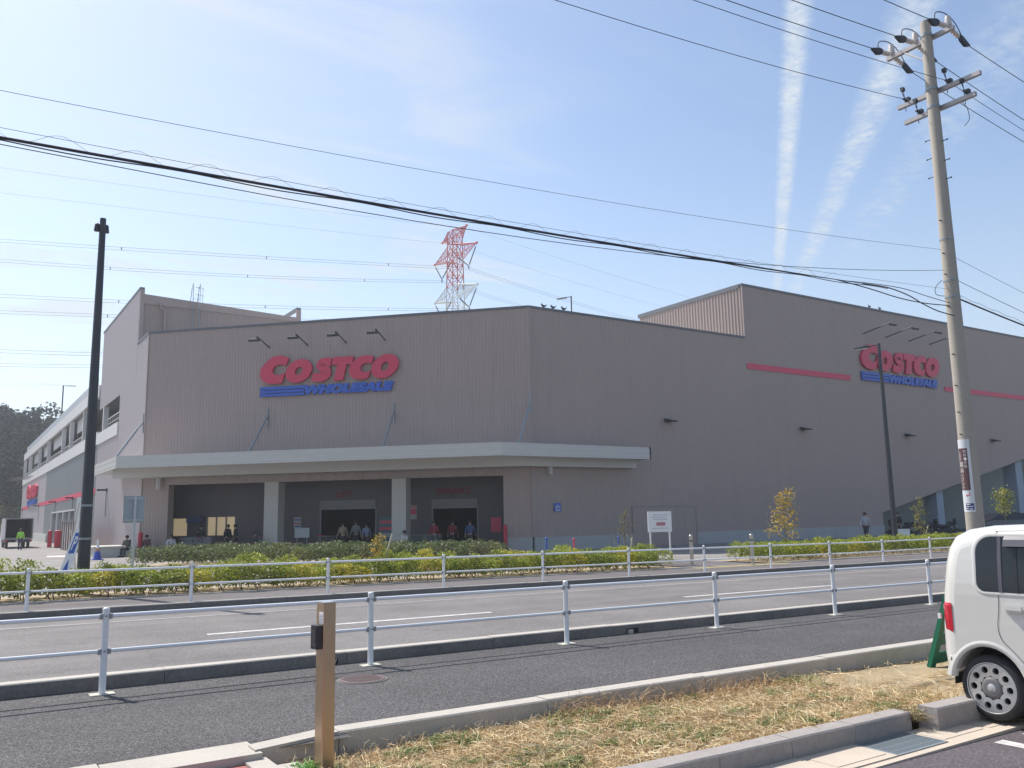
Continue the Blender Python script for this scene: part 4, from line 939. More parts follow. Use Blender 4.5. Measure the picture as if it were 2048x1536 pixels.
for y, nm_ in HV:
    b = MB(); z = 11.92; b.lathe([(.02, -.02), (.045, .0), (.05, .03), (.075, .04), (.075, .055), (.05, .07), (.072, .10), (.072, .115), (.05, .13), (.068, .16), (.066, .175), (.045, .19), (.06, .22), (.045, .25), (0, .26)], (ax, y, z), 'z', 14); b.build('post_insulator', M['porcelain'], up_)
    for sgn in (-1, 1):
        z0 = 11.91; sl = -.045 if sgn < 0 else -.14
        b = MB()
        for k in range(3):
            xx = ax+sgn*(.16+.085*k); zz = z0+sl*(.16+.085*k)/.5; b.lathe([(.015, -.04), (.055, -.028), (.058, -.01), (.03, .01), (.04, .035), (.015, .04)], (xx, y, zz), 'x', 12)
        b.tube([(ax, y, z0), (ax+sgn*.45, y, z0+sl*.9)], .012, 5); b.build('strain_insulator', M['porcelain'], up_)
        b = MB(); x0_ = ax+sgn*.38; z1_ = z0+sl*.76
        b.prism([(x0_, y-.035, z1_+.05), (x0_+sgn*.12, y-.035, z1_+.07+sl*.2), (x0_+sgn*.40, y-.035, z1_+.01+sl*.8), (x0_+sgn*.22, y-.035, z1_-.10+sl*.4), (x0_+sgn*.05, y-.035, z1_-.07)], (0, .07, 0)); b.build('clamp_cover', M['wire'], up_)
    b = MB(); pts = smooth_path([(ax-.52, y, 11.92), (ax-.50, y, 12.06), (ax-.34, y, 12.16), (ax-.02, y, 12.20), (ax+.30, y, 12.08), (ax+.50, y, 11.86), (ax+.56, y, 11.74)], 5); b.tube(pts, .011, 6); b.build('jumper', M['wire'], up_)
for (y, z) in ((10.12, 10.68), (9.15, 10.68), (8.80, 10.28), (9.85, 10.28)):
    b = MB(); b.obox((ax, y, z+.02), (1,0,0), (0,1,0), (0,0,1), .05, .04, .05); b.tube([(ax-.2, y, z-.01), (ax+.2, y, z-.03)], .022, 6); b.tube(smooth_path([(ax-.12, y, z), (ax-.14, y+.05, z+.22), (ax-.02, y+.08, z+.28), (ax+.05, y+.1, z-.2)], 5), .008, 5); b.obox((ax-.08, y+.06, z+.27), (1,0,0), (0,1,0), (0,0,1), .045, .035, .04); b.build('low_voltage_clamp', M['wire'], up_)
b = MB(); b.tube(smooth_path([(ax, 8.95, 10.15), (ax+.1, 8.9, 10.0), (ax+.1, 8.88, 9.75), (ax, 8.94, 9.6)], 5), .007, 5); b.build('loose_wire', M['wire'], up_)
for (sy, zs) in ((1, (9.5, 9.08, 8.66)), (-1, (9.37, 8.93, 8.52))):
    for z in zs:
        b = MB(); b.tube([(PX-.02, PY+sy*rad(z)*.9, z), (PX-.02, PY+sy*(rad(z)+.11), z)], .010, 6); b.tube([(PX-.02, PY+sy*(rad(z)+.105), z), (PX-.02, PY+sy*(rad(z)+.12), z)], .019, 8); b.build('step_bolt', M['black'], up_)
for z in (7.62, 6.9, 6.45, 5.75, 4.75, 4.1, 3.55, 3.1):
    b = MB(); a = radians(180); b.tube([(PX+cos(a)*rad(z)*.95, PY+sin(a)*rad(z), z), (PX+cos(a)*(rad(z)+.04), PY+sin(a)*rad(z)+.03, z+.01)], .012, 6); b.build('bolt_socket', M['black'], up_)
for z in (7.2, 6.3, 5.95):
    b = MB(); b.tube([(PX, PY, z), (PX, PY, z+.035)], rad(z)+.006, 20, caps=False); b.tube([(PX-.14, PY-.10, z+.015), (PX-.20, PY-.14, z+.015)], .022, 6); b.build('steel_band', M['steel'], up_)
b = MB(); b.tube(smooth_path([(PX-.15, PY+.10, 6.35), (PX-.25, PY+.20, 6.2), (PX-.24, PY+.2, 6.05), (PX-.15, PY+.08, 6.0)], 5), .007, 5); b.build('ground_wire', M['wire'], up_)
# wrapped advertising plate
def cylp(a, z, r): return (PX+cos(a)*r, PY+sin(a)*r, z)
def wrap(a0, a1, z0, z1, r, m, name, par):
    n = 14; b = MB(); A = [lerp(radians(a0), radians(a1), i/n) for i in range(n+1)]
    V = [cylp(a, z0, r) for a in A]+[cylp(a, z1, r) for a in A]; b.add(V, [(i, i+1, n+2+i, n+1+i) for i in range(n)], True); return b.build(name, m, par)
pl = thing('pole_sign', 'white and dark wrapped clinic sign with vertical Japanese writing on the utility pole', 'sign', (PX, PY, 2.2))
wrap(119, 221, 1.55, 3.0, rad(2)+.004, mat('sign_white', (.62, .64, .66), .5), 'plate', pl)
wrap(131, 203, 1.98, 2.82, rad(2)+.0065, mat('sign_brown', (.10, .045, .05), .5), 'dark_panel', pl)
wrap(160, 214, 1.59, 1.72, rad(2)+.0065, mat('sign_navy', (.05, .08, .2), .5), 'phone_panel', pl)
def vtext(body, a0, zt, h, w, m, name='lettering'):
    b = MB(); r = rad(2)+.008
    for i, c in enumerate(body):
        if c == ' ': continue
        fit_text(b, c, w, h*.86, lambda u, v, q: cylp(radians(a0)+(u)/r, zt-(i+1)*h+v, r+q), extrude=.002)
    b.build(name, m, pl)
SW = mat('sign_letter', (.75, .72, .70), .5)
vtext('内科・外科', 178, 2.80, .075, .055, SW); vtext('しまだ', 140, 2.80, .078, .055, SW); vtext('眼科', 143, 2.56, .12, .085, SW); vtext('クリニック', 147, 2.31, .062, .055, SW)
b = MB(); r = rad(2)+.008
for p in ([(175, 1.87), (196, 1.87), (196, 1.93), (192, 1.93), (192, 1.885), (175, 1.885)], [(166, 1.8775), (177, 1.90), (177, 1.855)]):
    b.add([cylp(radians(a), z, r) for a, z in p], [tuple(range(len(p)))])
b.build('arrow', M['redband'], pl)
b = MB()
for k, (a0_, a1_, zz_) in enumerate(((166, 190, 1.70), (168, 184, 1.655), (190, 208, 1.66), (166, 176, 1.615), (186, 206, 1.61))):
    V = [cylp(radians(lerp(a0_, a1_, i/4)), zz_-.009+q*.016, rad(2)+.009) for q in (0, 1) for i in range(5)]; b.add(V, [(i, i+1, 6+i, 5+i) for i in range(4)])
b.build('small_print', SW, pl)
b = MB(); fit_text(b, '0568', .13, .05, lambda u, v, q: cylp(radians(166)+u/r, 1.64+v, r+q), extrude=.002) if False else None

# ---------------------------------------------------------------- wires
def wire_obj(name, label, pts, r, m=None, cat='wire', group=None, n=6):
    b = MB(); b.tube(pts, r, n, caps=False); return tag(b.build(name, m or M['wire'], loc=tuple(pts[0])), label, cat, group)
def quad_pts(x0, x1, f, y, n=40, y1=None): return [(lerp(x0, x1, i/n), lerp(y, y if y1 is None else y1, i/n), f(lerp(x0, x1, i/n))) for i in range(n+1)]
def q2(xa, za, xb, zb, a): return lambda x: za+(x-xa)*((zb-za)/(xb-xa)-a*(xb-xa))+a*(x-xa)**2
tel = lambda x: .00093*x*x+.016*x+5.49-.05
mes = lambda x: .0016*x*x+.007*x+5.545
wire_obj('telephone_cable', 'thick black telephone cable bundle hung under a spiral on the left span', quad_pts(-18, 14.6, tel, PY), [.0165]*36+[.015, .012, .009, .006, .004])
wire_obj('telephone_cable', 'pair of thin black cables twisted around the thick left bundle', [(x, PY+.018*sin(x*3), z-.03+.012*cos(x*3)) for x, y, z in quad_pts(-18, 15.0, tel, PY, 160)], .007)
b = MB(); b.tube(quad_pts(-18, PX-.2, mes, PY), .003, 5, caps=False)
pts = []; x = -6.
while x < 13.5:
    t = (x*2.7) % 1; pts.append((x, PY+.035*sin(2*pi*x*1.35), lerp(tel(x)-.01, mes(x)+.03, .5+.5*cos(2*pi*x*1.35)))); x += .06
b.tube(pts, .0021, 3, caps=False); tag(b.build('messenger_wire', M['wire']), 'thin support wire with looping spiral hanger above the thick cable', 'wire')
wire_obj('cable_tail', 'cable leaving the bundle and drooping furthest before the utility pole', smooth_path([(14.2, PY, tel(14.2)), (15.0, PY, 5.88), (15.6, PY-.03, 5.80), (16.0, PY-.06, 5.68), (16.4, PY-.1, 5.58), (16.8, PY-.1, 5.55), (17.1, PY-.08, 5.55)], 6), .011)
wire_obj('cable_tail', 'cable leaving the bundle in a shallow curve into the steel band on the pole', smooth_path([(13.4, PY, tel(13.4)), (14.4, PY, 5.78), (15.3, PY, 5.72), (16.2, PY, 5.72), (17.1, PY, 5.78)], 6), .010)
wire_obj('cable_tail', 'straighter upper cable from the bundle to the utility pole', smooth_path([(13.6, PY, tel(13.6)), (14.6, PY, 5.90), (15.5, PY, 5.93), (16.3, PY, 5.88), (17.1, PY, 5.84)], 6), .007)
wire_obj('overhead_wire', 'thin black wire just under the thick cable, ending at the lower band on the pole', quad_pts(-18, PX-.18, lambda x: .00537*x*x-.02494*x+5.395 if x > 2 else 5.3668-.0035*(x-2), PY), .005)
wire_obj('overhead_wire', 'thin grey wire crossing the sky above the thick cable', quad_pts(-18, PX-.25, lambda x: .00195*x*x+.0279*x+5.931, PY), .003)
wire_obj('power_line', 'low voltage wire reaching the far end of the middle crossarm', quad_pts(-20, ax-.2, q2(7.6, 9.81, ax-.2, 10.67, .0034), 10.12), .0062)
wire_obj('power_line', 'low voltage wire passing behind the pole to the near part of the middle crossarm', quad_pts(-20, ax-.2, q2(9.7, 9.99, ax-.2, 10.67, .003), 9.15), .0062)
wire_obj('power_line', 'high voltage wire from the left to the far top insulator', quad_pts(-20, ax-.76, q2(11.92, 11.44, ax-.78, 11.855, .0028), 10.40), .0085)
wire_obj('power_line', 'high voltage wire from the left to the middle top insulator', quad_pts(-20, ax-.76, q2(13.25, 11.54, ax-.78, 11.855, .0028), 9.82), .0085)
wire_obj('power_line', 'high voltage wire from the left to the near top insulator', quad_pts(-20, ax-.76, q2(14.42, 11.72, ax-.78, 11.855, .0028), 9.06), .0085)
wire_obj('power_line', 'high voltage wire leaving right from the near top insulator', quad_pts(ax+.76, 50, q2(ax+.78, 11.705, 20.47, 11.50, .0035), 9.06), .0085)
wire_obj('power_line', 'high voltage wire leaving right from the middle top insulator', quad_pts(ax+.76, 50, q2(ax+.78, 11.705, 21.9, 11.25, .0035), 9.82), .0085)
wire_obj('power_line', 'high voltage wire leaving right from the far top insulator', quad_pts(ax+.76, 50, q2(ax+.78, 11.705, 23.1, 11.16, .0035), 10.40), .0085)
wire_obj('power_line', 'low voltage wire leaving right from the near end of the middle crossarm', quad_pts(ax+.2, 50, q2(ax+.2, 10.64, 20.3, 10.32, .004), 9.15), .0062)
wire_obj('overhead_wire', 'upper thin wire leaving right from the pole below the bolts', quad_pts(PX+.2, 50, q2(17.6, 6.86, 20.23, 6.46, .0035), PY), .004)
wire_obj('overhead_wire', 'lower thin wire leaving right from the pole above the cable bundle', quad_pts(PX+.2, 50, q2(17.6, 6.36, 20.2, 5.98, .0035), PY), .0055)
rt_ = q2(17.6, 5.96, 20.1, 5.68, .0045)
wire_obj('telephone_cable', 'black telephone cable bundle on the span right of the pole', quad_pts(PX+.2, 50, rt_, PY), .017)
wire_obj('messenger_wire', 'thin support wire above the right hand cable bundle', [(x, PY, z+.075+.012*sin(x*9)) for x, y, z in quad_pts(PX+.2, 50, rt_, PY, 260)], .0045, n=4)

# ---------------------------------------------------------------- transmission tower and its lines
TX, TY = 91.0, 160.7
tw = thing('transmission_tower', 'tall red and white lattice electricity tower behind the store', 'electricity tower', (TX, TY, -.3))
def hw(z): return 1.15+max(0, (65-z))*.019
def lattice(b, z0, z1, st, r):
    n = round((z1-z0)/st); zs = [lerp(z0, z1, i/n) for i in range(n+1)]
    for sx_ in (-1, 1):
        for sy in (-1, 1): b.tube([(TX+sx_*hw(z0), TY+sy*hw(z0), z0), (TX+sx_*hw(z1), TY+sy*hw(z1), z1)], r*1.5, 4, smooth=False)
    for za, zb in zip(zs[:-1], zs[1:]):
        A, B = hw(za), hw(zb)
        for (fa, fb) in (((-1, -1), (1, -1)), ((1, -1), (1, 1)), ((1, 1), (-1, 1)), ((-1, 1), (-1, -1))):
            p0, p1 = (TX+fa[0]*A, TY+fa[1]*A, za), (TX+fb[0]*A, TY+fb[1]*A, za); p2, p3 = (TX+fa[0]*B, TY+fa[1]*B, zb), (TX+fb[0]*B, TY+fb[1]*B, zb)
            b.tube([p0, p3], r, 3, caps=False, smooth=False); b.tube([p1, p2], r, 3, caps=False, smooth=False); b.tube([p2, p3], r, 3, caps=False, smooth=False)
b = MB(); lattice(b, -.3, 52, 4.4, .075); b.build('tower_body', M['towwhite'], tw)
b = MB(); lattice(b, 52, 65, 2.6, .085); b.build('tower_body', M['towred'], tw)
def tarm(z, tip, ztip, zlo, m):
    s_ = 1 if tip > TY else -1; b = MB(); T = (TX, tip, ztip); w0, w1 = hw(z), hw(zlo)
    R = [(TX-w0, TY+s_*w0, z), (TX+w0, TY+s_*w0, z), (TX-w1, TY+s_*w1, zlo), (TX+w1, TY+s_*w1, zlo)]
    for p in R: b.tube([p, T], .095, 4, smooth=False)
    for k in range(1, 6):
        f = k/6.; Q_ = [Vector(p).lerp(Vector(T), f) for p in R]; Q0 = [Vector(p).lerp(Vector(T), f-1/6) for p in R]
        for i, j in ((0, 1), (2, 3), (0, 2), (1, 3)):
            b.tube([Q_[i], Q_[j]], .05, 3, caps=False, smooth=False); b.tube([Q0[i], Q_[j]], .05, 3, caps=False, smooth=False)
    b.obox(T, (1,0,0), (0,1,0), (0,0,1), .2, .3, .18); b.build('crossarm', m, tw)
tarm(65, 155.5, 64.9, 63, M['towred']); tarm(65, 166.4, 64.0, 62.4, M['towred'])
for z, m in ((59.8, M['towred']), (50.6, M['towwhite']), (41.2, M['towwhite'])):
    for tip in (151.3, 170.2): tarm(z+1.8, tip, z, z-1.4, m)
    for (tip, yb) in ((151.3, 154.7), (170.2, 166.8)):
        yi = TY+(1 if tip > TY else -1)*hw(z-1.5)
        b = MB()
        for ya, za in ((tip, z-.3), (yi, z-1.0)):
            a_, c_ = Vector((TX, ya, za)), Vector((TX, yb, z-4.3)); b.tube([a_.lerp(c_, .12), a_.lerp(c_, .92)], .14, 6); b.tube([a_, c_], .03, 4)
        b.tube([(TX, yb, z-4.2), (TX, yb, z-5.0)], .12, 6); b.build('insulator_string', M['insul'], tw)
def tline(label, y, pts_z, right):
    c = np.polyfit([p[0] for p in pts_z], [p[1] for p in pts_z], 2 if len(pts_z) > 2 else 1)
    f = lambda x: float(np.polyval(c, x)); b = MB()
    for dy, dz in ((0, 0), (0, -.5)) if not right or True else ((0, 0),): b.tube([(x, y+dy, z+dz) for x, y_, z in quad_pts(-60, 91, f, y, 50)], .035, 3, caps=False)
    for x in (22, 47, 72): b.tube([(x, y, f(x)), (x, y, f(x)-.5)], .09, 4)
    zt = f(91); g2 = q2(91, zt, 141, zt-6.6, .00045)
    for dz in (0, -.5): b.tube([(x, y, z+dz) for x, y_, z in quad_pts(91, 300, g2, y, 40)], .035, 3, caps=False)
    tag(b.build('transmission_line', M['wirefar']), label, 'power line', 'transmission lines to the lattice tower')
k1, k2 = 154.7/158, 166.8/161
sc_ = lambda P_, k: [(x*k, (z-1.62)*k+1.62) for x, z in P_]
tline('top pair of near side transmission wires, left of the lattice tower', 154.7, sc_([(4.22, 48.07), (44.85, 51.6), (92.99, 56.3)], k1), True)
tline('top pair of far side transmission wires, second from the top', 166.8, sc_([(4.51, 45.53), (36.52, 47.82), (87.83, 53.4)], k2), True)
tline('third pair of transmission wires from the top', 154.7, sc_([(4.79, 38.89), (45.11, 41.97), (92.87, 47.0)], k1), True)
tline('fourth pair of transmission wires from the top', 166.8, sc_([(5.06, 36.83), (55.88, 41.1), (88, 44.6)], k2), True)
tline('fifth pair of transmission wires from the top', 154.7, sc_([(5.37, 29.78), (20.37, 30.55), (93, 37.5)], k1), True)
tline('lowest pair of transmission wires', 166.8, sc_([(5.62, 27.99), (20.86, 28.99), (88, 35.2)], k2), True)
for y, P_, nm_ in ((155.5, [(3.47, 59.3), (44.5, 61.3), (90, 64.2)], 'near'), (166.4, [(3.9, 58.8), (47, 61.2), (91, 63.9)], 'far')):
    c = np.polyfit([p[0] for p in P_], [p[1] for p in P_], 2); b = MB(); b.tube([(x, y, float(np.polyval(c, x))) for x in np.linspace(-60, 91, 40)], .025, 3, caps=False)
    b.tube([(x, y, z) for x, _, z in quad_pts(91, 300, q2(91, 64.5, 146, 58.2, .0004), y, 30)], .025, 3, caps=False); tag(b.build('earth_wire', M['wirefar']), f'single faint earth wire from the {nm_} top arm of the lattice tower', 'power line')

# ---------------------------------------------------------------- gate post in the foreground
g = thing('gate_post', 'square champagne steel post with a black reader box, in the foreground', 'post', (2.33, 6.02, -.15))
GX0, GY0 = 2.30, 5.955
def gp(u, v, z): a = radians(5); return (GX0+u*cos(a)-v*sin(a), GY0+u*sin(a)+v*cos(a), z)
def gbox(b, u0, u1, v0, v1, z0, z1, bev=.004):
    pr = [(u0+bev, v0), (u1-bev, v0), (u1, v0+bev), (u1, v1-bev), (u1-bev, v1), (u0+bev, v1), (u0, v1-bev), (u0, v0+bev)]
    b.prism([gp(u, v, z0) for u, v in pr], (0, 0, z1-z0))
b = MB(); gbox(b, -.047, .047, -.06, .06, -.3, 1.045, .006); b.build('post', M['gold'], g)
b = MB(); gbox(b, -.045, .045, -.058, .058, 1.046, 1.050); b.build('cap', M['steel'], g)
b = MB(); gbox(b, -.095, -.0475, -.045, .045, .735, .895, .003); b.build('reader_box', M['black'], g)
b = MB(); gbox(b, -.0965, -.0955, -.030, .030, .76, .875, .0005); b.build('reader_window', M['glass'], g)
b = MB(); gbox(b, -.0485, -.0475, -.056, .01, .905, .985, .0003); b.build('sticker', M['white'], g)
b = MB()
for i in range(6): gbox(b, -.0492, -.0487, -.05+.004*(i % 2), .004, .912+i*.010, .915+i*.010, .0001)
b.build('printed_lines', mat('print_grey', (.3, .3, .3)), g)

# ---------------------------------------------------------------- kei car backed up to the kerb
car = thing('parked_car', 'white boxy kei car backed up to the kerb at the right edge', 'car', (8.0, 2.7, -.13))
CX = 7.30; CW = 1.47; YW_ = 4.02; ZW = .150; RW = .262; YF = YW_-2.36
def lean(z): t = max(0., (z-.93)/.56); return .055*t*t+.02*t
def arch(yc, r, n=16): return [(yc+.305*cos(a), ZW+.345*sin(a)) for a in [lerp(pi*.98, (.09 if yc > 3 else .02)*pi, i/n) for i in range(n+1)]]
prof = [(.66, .08), (YF-.36, .06)] + arch(YF, .335) + [(YF+.40, .05), (YW_-.40, .05)] + arch(YW_, .335) + \
       [(4.385, .245), (4.425, .29), (4.435, .40), (4.43, .62), (4.40, .92), (4.37, 1.15), (4.335, 1.30), (4.27, 1.40), (4.15, 1.455), (3.95, 1.485), (3.5, 1.50), (2.6, 1.505), (1.9, 1.48), (1.62, 1.42), (1.45, 1.28), (1.22, .98), (1.05, .90), (.72, .84), (.62, .74), (.60, .4), (.62, .16)]
narch = {i for i, (y, z) in enumerate(prof) if min(abs(math.hypot((y-yc)/.305, (z-ZW)/.345)-1) for yc in (YF, YW_)) < .03 or z < .1}
n = len(prof); cen = np.array([2.6, .75]); R_ = .15
def inset_profile(t):
    out = []
    for i, (y, z) in enumerate(prof):
        a, c = np.array(prof[i-1]), np.array(prof[(i+1) % n]); tv = c-a; tv = tv/np.linalg.norm(tv); nn = np.array([-tv[1], tv[0]])
        if np.dot(nn, cen-np.array([y, z])) < 0: nn = -nn
        k = 0. if i in narch else t
        out.append((y+nn[0]*k, z+nn[1]*k))
    return out
sl = []
for k in range(7):
    th = pi/2*k/6; sl.append((R_*(1-sin(th)), R_*(1-cos(th))))          # (inset, x from the side)
sl = [(a, x) for a, x in sl]
layers = [(x, a) for a, x in sl] + [(CW-x, a) for a, x in reversed(sl)]
V = []
for (x, a) in layers:
    for (y, z) in inset_profile(a):
        dx = lean(z)*(1 if x < CW/2 else -1)*(1-abs(x-(0 if x < CW/2 else CW))/(CW/2)); V.append((CX+x+dx, y, z-.012))
b = MB(); F = [(k*n+i, k*n+(i+1) % n, (k+1)*n+(i+1) % n, (k+1)*n+i) for k in range(len(layers)-1) for i in range(n)]
b.add(V, F, True)
from mathutils.geometry import tessellate_polygon
for base, rev in ((0, 0), ((len(layers)-1)*n, 1)):
    # side skin cut into horizontal slices so that it follows the tumblehome
    P_ = inset_profile(layers[0][1]); zs = [0, .3, .6, .9, 1.0, 1.1, 1.2, 1.3, 1.4, 1.6]
    bmx = bmesh.new(); vv = [bmx.verts.new((0, y, z)) for y, z in P_]; bmx.faces.new(vv)
    for zc_ in zs[1:-1]:
        bmesh.ops.bisect_plane(bmx, geom=bmx.verts[:]+bmx.edges[:]+bmx.faces[:], plane_co=(0, 0, zc_), plane_no=(0, 0, 1))
    bmesh.ops.triangulate(bmx, faces=bmx.faces[:]); bmx.verts.index_update()
    vs = [((CX+lean(v.co.z)) if not rev else (CX+CW-lean(v.co.z)), v.co.y, v.co.z-.012) for v in bmx.verts]; b.add(vs, [tuple(v.index for v in f.verts) for f in bmx.faces], False); bmx.free()
body = b.build('body', M['carwhite'], car)
b = MB(); b.box(CX+.30, CX+CW-.30, .8, 4.3, .02, .75); b.build('underbody', M['rubber'], car)
def side_panel(pts, off, th, name, m, par=car, sl_=True):
    """flat outline (y,z) laid on the camera side skin, following its lean"""
    b = MB(); bmx = bmesh.new(); vv = [bmx.verts.new((0, y, z)) for y, z in pts]; bmx.faces.new(vv)
    for zc_ in (.9, 1.0, 1.1, 1.2, 1.3, 1.4): bmesh.ops.bisect_plane(bmx, geom=bmx.verts[:]+bmx.edges[:]+bmx.faces[:], plane_co=(0, 0, zc_), plane_no=(0, 0, 1))
    bmx.verts.index_update(); n_ = len(bmx.verts)
    fr = [(CX+lean(v.co.z)-off-th, v.co.y, v.co.z-.012) for v in bmx.verts]; bk = [(x+th+off, y, z) for x, y, z in fr]
    fs = [tuple(v.index for v in f.verts) for f in bmx.faces]; fs2 = [(e.verts[0].index, e.verts[1].index, n_+e.verts[1].index, n_+e.verts[0].index) for e in bmx.edges if e.is_boundary]
    b.add(fr+bk, fs+fs2); bmx.free(); return b.build(name, m, par)
def rrect(y0, y1, z0, z1, r4, n=6):
    """rounded rectangle in (y,z); r4 = radii at (y1,z1),(y0,z1),(y0,z0),(y1,z0)"""
    out = []
    for (cy, cz, a0, r) in ((y1-r4[0], z1-r4[0], 0, r4[0]), (y0+r4[1], z1-r4[1], pi/2, r4[1]), (y0+r4[2], z0+r4[2], pi, r4[2]), (y1-r4[3], z0+r4[3], 1.5*pi, r4[3])):
        out += [(cy+r*cos(a0+pi/2*i/n), cz+r*sin(a0+pi/2*i/n)) for i in range(n+1)]
    return out
def ring_panel(po, pi_, off, th, name, m):
    b = MB(); k = len(po); f = lambda p, o: (CX+lean(p[1])-o, p[0], p[1]-.012)
    V = [f(p, off*.2) for p in po]+[f(((p[0]+q[0])/2, (p[1]+q[1])/2), off+th) for p, q in zip(po, pi_)]+[f(p, off*.5) for p in pi_]
    b.add(V, [(i, (i+1) % k, k+(i+1) % k, k+i) for i in range(k)]+[(k+i, k+(i+1) % k, 2*k+(i+1) % k, 2*k+i) for i in range(k)], True); return b.build(name, m, car)
wy0, wy1, wz0, wz1 = 1.75, 4.05, .945, 1.395
win = side_panel(rrect(wy0, wy1, wz0, wz1, (.13, .2, .03, .07)), .001, .003, 'side_window', M['glass'])
ring_panel(rrect(wy0-.035, wy1+.035, wz0-.03, wz1+.03, (.16, .23, .05, .10)), rrect(wy0, wy1, wz0, wz1, (.13, .2, .03, .07)), .002, .005, 'window_surround', M['carwhite'])
side_panel([(3.835, wz0+.002), (3.865, wz0+.002), (3.865, wz1-.004), (3.835, wz1-.004)], .005, .004, 'window_pillar', M['plastic'], win)
side_panel([(3.71, wz0+.004), (3.735, wz0+.004), (3.735, wz1-.05), (3.71, wz1-.05)], .005, .003, 'window_pillar', M['black'], win)
side_panel([(2.78, wz0+.002), (2.90, wz0+.002), (2.90, wz1-.004), (2.78, wz1-.004)], .005, .004, 'window_pillar', M['plastic'], win)
b = MB(); vz = wz1-.005
V = []
for y in (1.95, 3.80):
    V += [(CX+lean(vz)-.012, y, vz), (CX+lean(vz)-.040, y, vz-.03), (CX+lean(vz-.075)-.046, y, vz-.085), (CX+lean(vz-.09)-.012, y, vz-.088)]
b.add(V, [(0,1,5,4), (1,2,6,5), (2,3,7,6), (0,3,2,1), (4,5,6,7)]); b.build('rain_visor', M['plastic'], car)
def seam_line(pts, w=.006, name='panel_seam'):
    b = MB(); pts = smooth_path(pts, 5)
    for p, q in zip(pts[:-1], pts[1:]):
        t = np.array(q)-np.array(p); t = t/(np.linalg.norm(t)+1e-9); n_ = np.array([-t[1], t[0]])*w/2
        b.add([(CX+lean(z)-.0025, y, z-.012) for y, z in ((p[0]-n_[0], p[1]-n_[1]), (q[0]-n_[0], q[1]-n_[1]), (q[0]+n_[0], q[1]+n_[1]), (p[0]+n_[0], p[1]+n_[1]))], [(0,1,2,3)])
    b.build(name, M['seam'], car)
seam_line([(3.875, .93), (3.885, .80), (3.905, .66), (3.88, .56), (3.80, .48), (3.70, .36), (3.64, .20), (3.6, .09)])
seam_line([(3.90, 1.40), (3.86, 1.43), (3.80, 1.44), (3.0, 1.445), (2.0, 1.43)], .006)
seam_line([(2.84, .93), (2.84, .5), (2.84, .09)]); seam_line([(3.6, .085), (2.84, .08), (2.0, .085)])
hd = side_panel(rrect(3.675, 3.84, .775, .855, (.03, .03, .03, .03)), .001, .002, 'door_handle', M['carwhite'])
b = MB(); b.obox((CX-.028, 3.757, .812), (0,1,0), (0,0,1), (1,0,0), .070, .016, .008); b.obox((CX-.012, 3.757, .785), (0,1,0), (0,0,1), (1,0,0), .066, .010, .006); b.build('grip', M['carwhite'], hd)
b = MB(); b.obox((CX-.006, 3.757, .793), (0,1,0), (0,0,1), (1,0,0), .064, .012, .003); b.build('recess', M['plastic'], hd)
# wraparound tail lights
for sx_, nm_ in ((0, 'tail_light'), (1, 'tail_light')):
    V = []; zs = (.59, .61, .72, .81, .83)
    for z in zs:
        k = .012 if z in (.59, .83) else 0
        for (u, v) in ((-.005, .0), (-.002+k, .035), (.018+k, .075), (.055+k, .105-k), (.12, .125-k), (.12, .06)):
            xx = CX+u if sx_ == 0 else CX+CW-u; V.append((xx, 4.285+v+k*.3, z-.012))
    b = MB(); m_ = 6; b.add(V, [(j*m_+i, j*m_+(i+1) % m_, (j+1)*m_+(i+1) % m_, (j+1)*m_+i) for j in range(4) for i in range(m_)]+[tuple(range(m_)), tuple(24+i for i in range(m_))]); b.build(nm_, M['taillight'], car)
    b = MB(); xx = CX+.008 if sx_ == 0 else CX+CW-.008; b.obox((xx+.0, 4.405, .70), (0,1,0), (0,0,1), (1,0,0), .012, .022, .01); b.build('white_spot', M['white'], car)  # white block standing in for a bright reflection by the tail light
b = MB()
b.box(CX+.16, CX+CW-.16, 4.425, 4.445, .27, .42); b.build('rear_bumper', M['carwhite'], car)
b = MB(); b.add([(CX+.22, 4.375, .97), (CX+CW-.22, 4.375, .97), (CX+CW-.25, 4.315, 1.33), (CX+.25, 4.315, 1.33)], [(0,1,2,3)]); b.v = [(x, y+.045, z) for x, y, z in b.v]; b.build('rear_window', M['glass'], car)
b = MB(); b.add([(CX+.16, 1.20, .99), (CX+CW-.16, 1.20, .99), (CX+CW-.2, 1.50, 1.37), (CX+.2, 1.50, 1.37)], [(0,1,2,3)]); b.v = [(x, y-.03, z+.01) for x, y, z in b.v]; b.build('windscreen', M['glass'], car)
for u in (.22, CW-.22):
    b = MB(); b.lathe([(0, -.02), (.09, -.015), (.1, .01), (.08, .03)], (CX+u, .605, .62), 'y', 20); b.build('headlight', M['white'], car)
# wheel arches lips and wheels
for yc in (YW_, YF):
    b = MB(); A = [lerp(pi*.99, .06*pi, i/20) for i in range(21)]
    V = [(CX-o_, yc+(.305+e_)*cos(a), ZW+(.345+e_)*sin(a)-.012) for o_, e_ in ((.003, .035), (.014, .008), (-.06, -.002), (-.004, .065)) for a in A]
    b.add(V, [(i, i+1, 22+i, 21+i) for i in range(20)]+[(21+i, 22+i, 43+i, 42+i) for i in range(20)]+[(63+i, 64+i, i+1, i) for i in range(20)], True); b.build('wheel_arch', M['carwhite'], car)
    b = MB(); A2 = [lerp(pi, 0, i/20) for i in range(21)]; b.add([(x_, yc+.315*cos(a), ZW+.36*sin(a)-.012) for x_ in (CX+.03, CX+.32) for a in A2], [(i, i+1, 22+i, 21+i) for i in range(20)]); b.build('wheel_arch_liner', M['rubber'], car)
def cutter(parent_mesh_obj, holes):
    return None
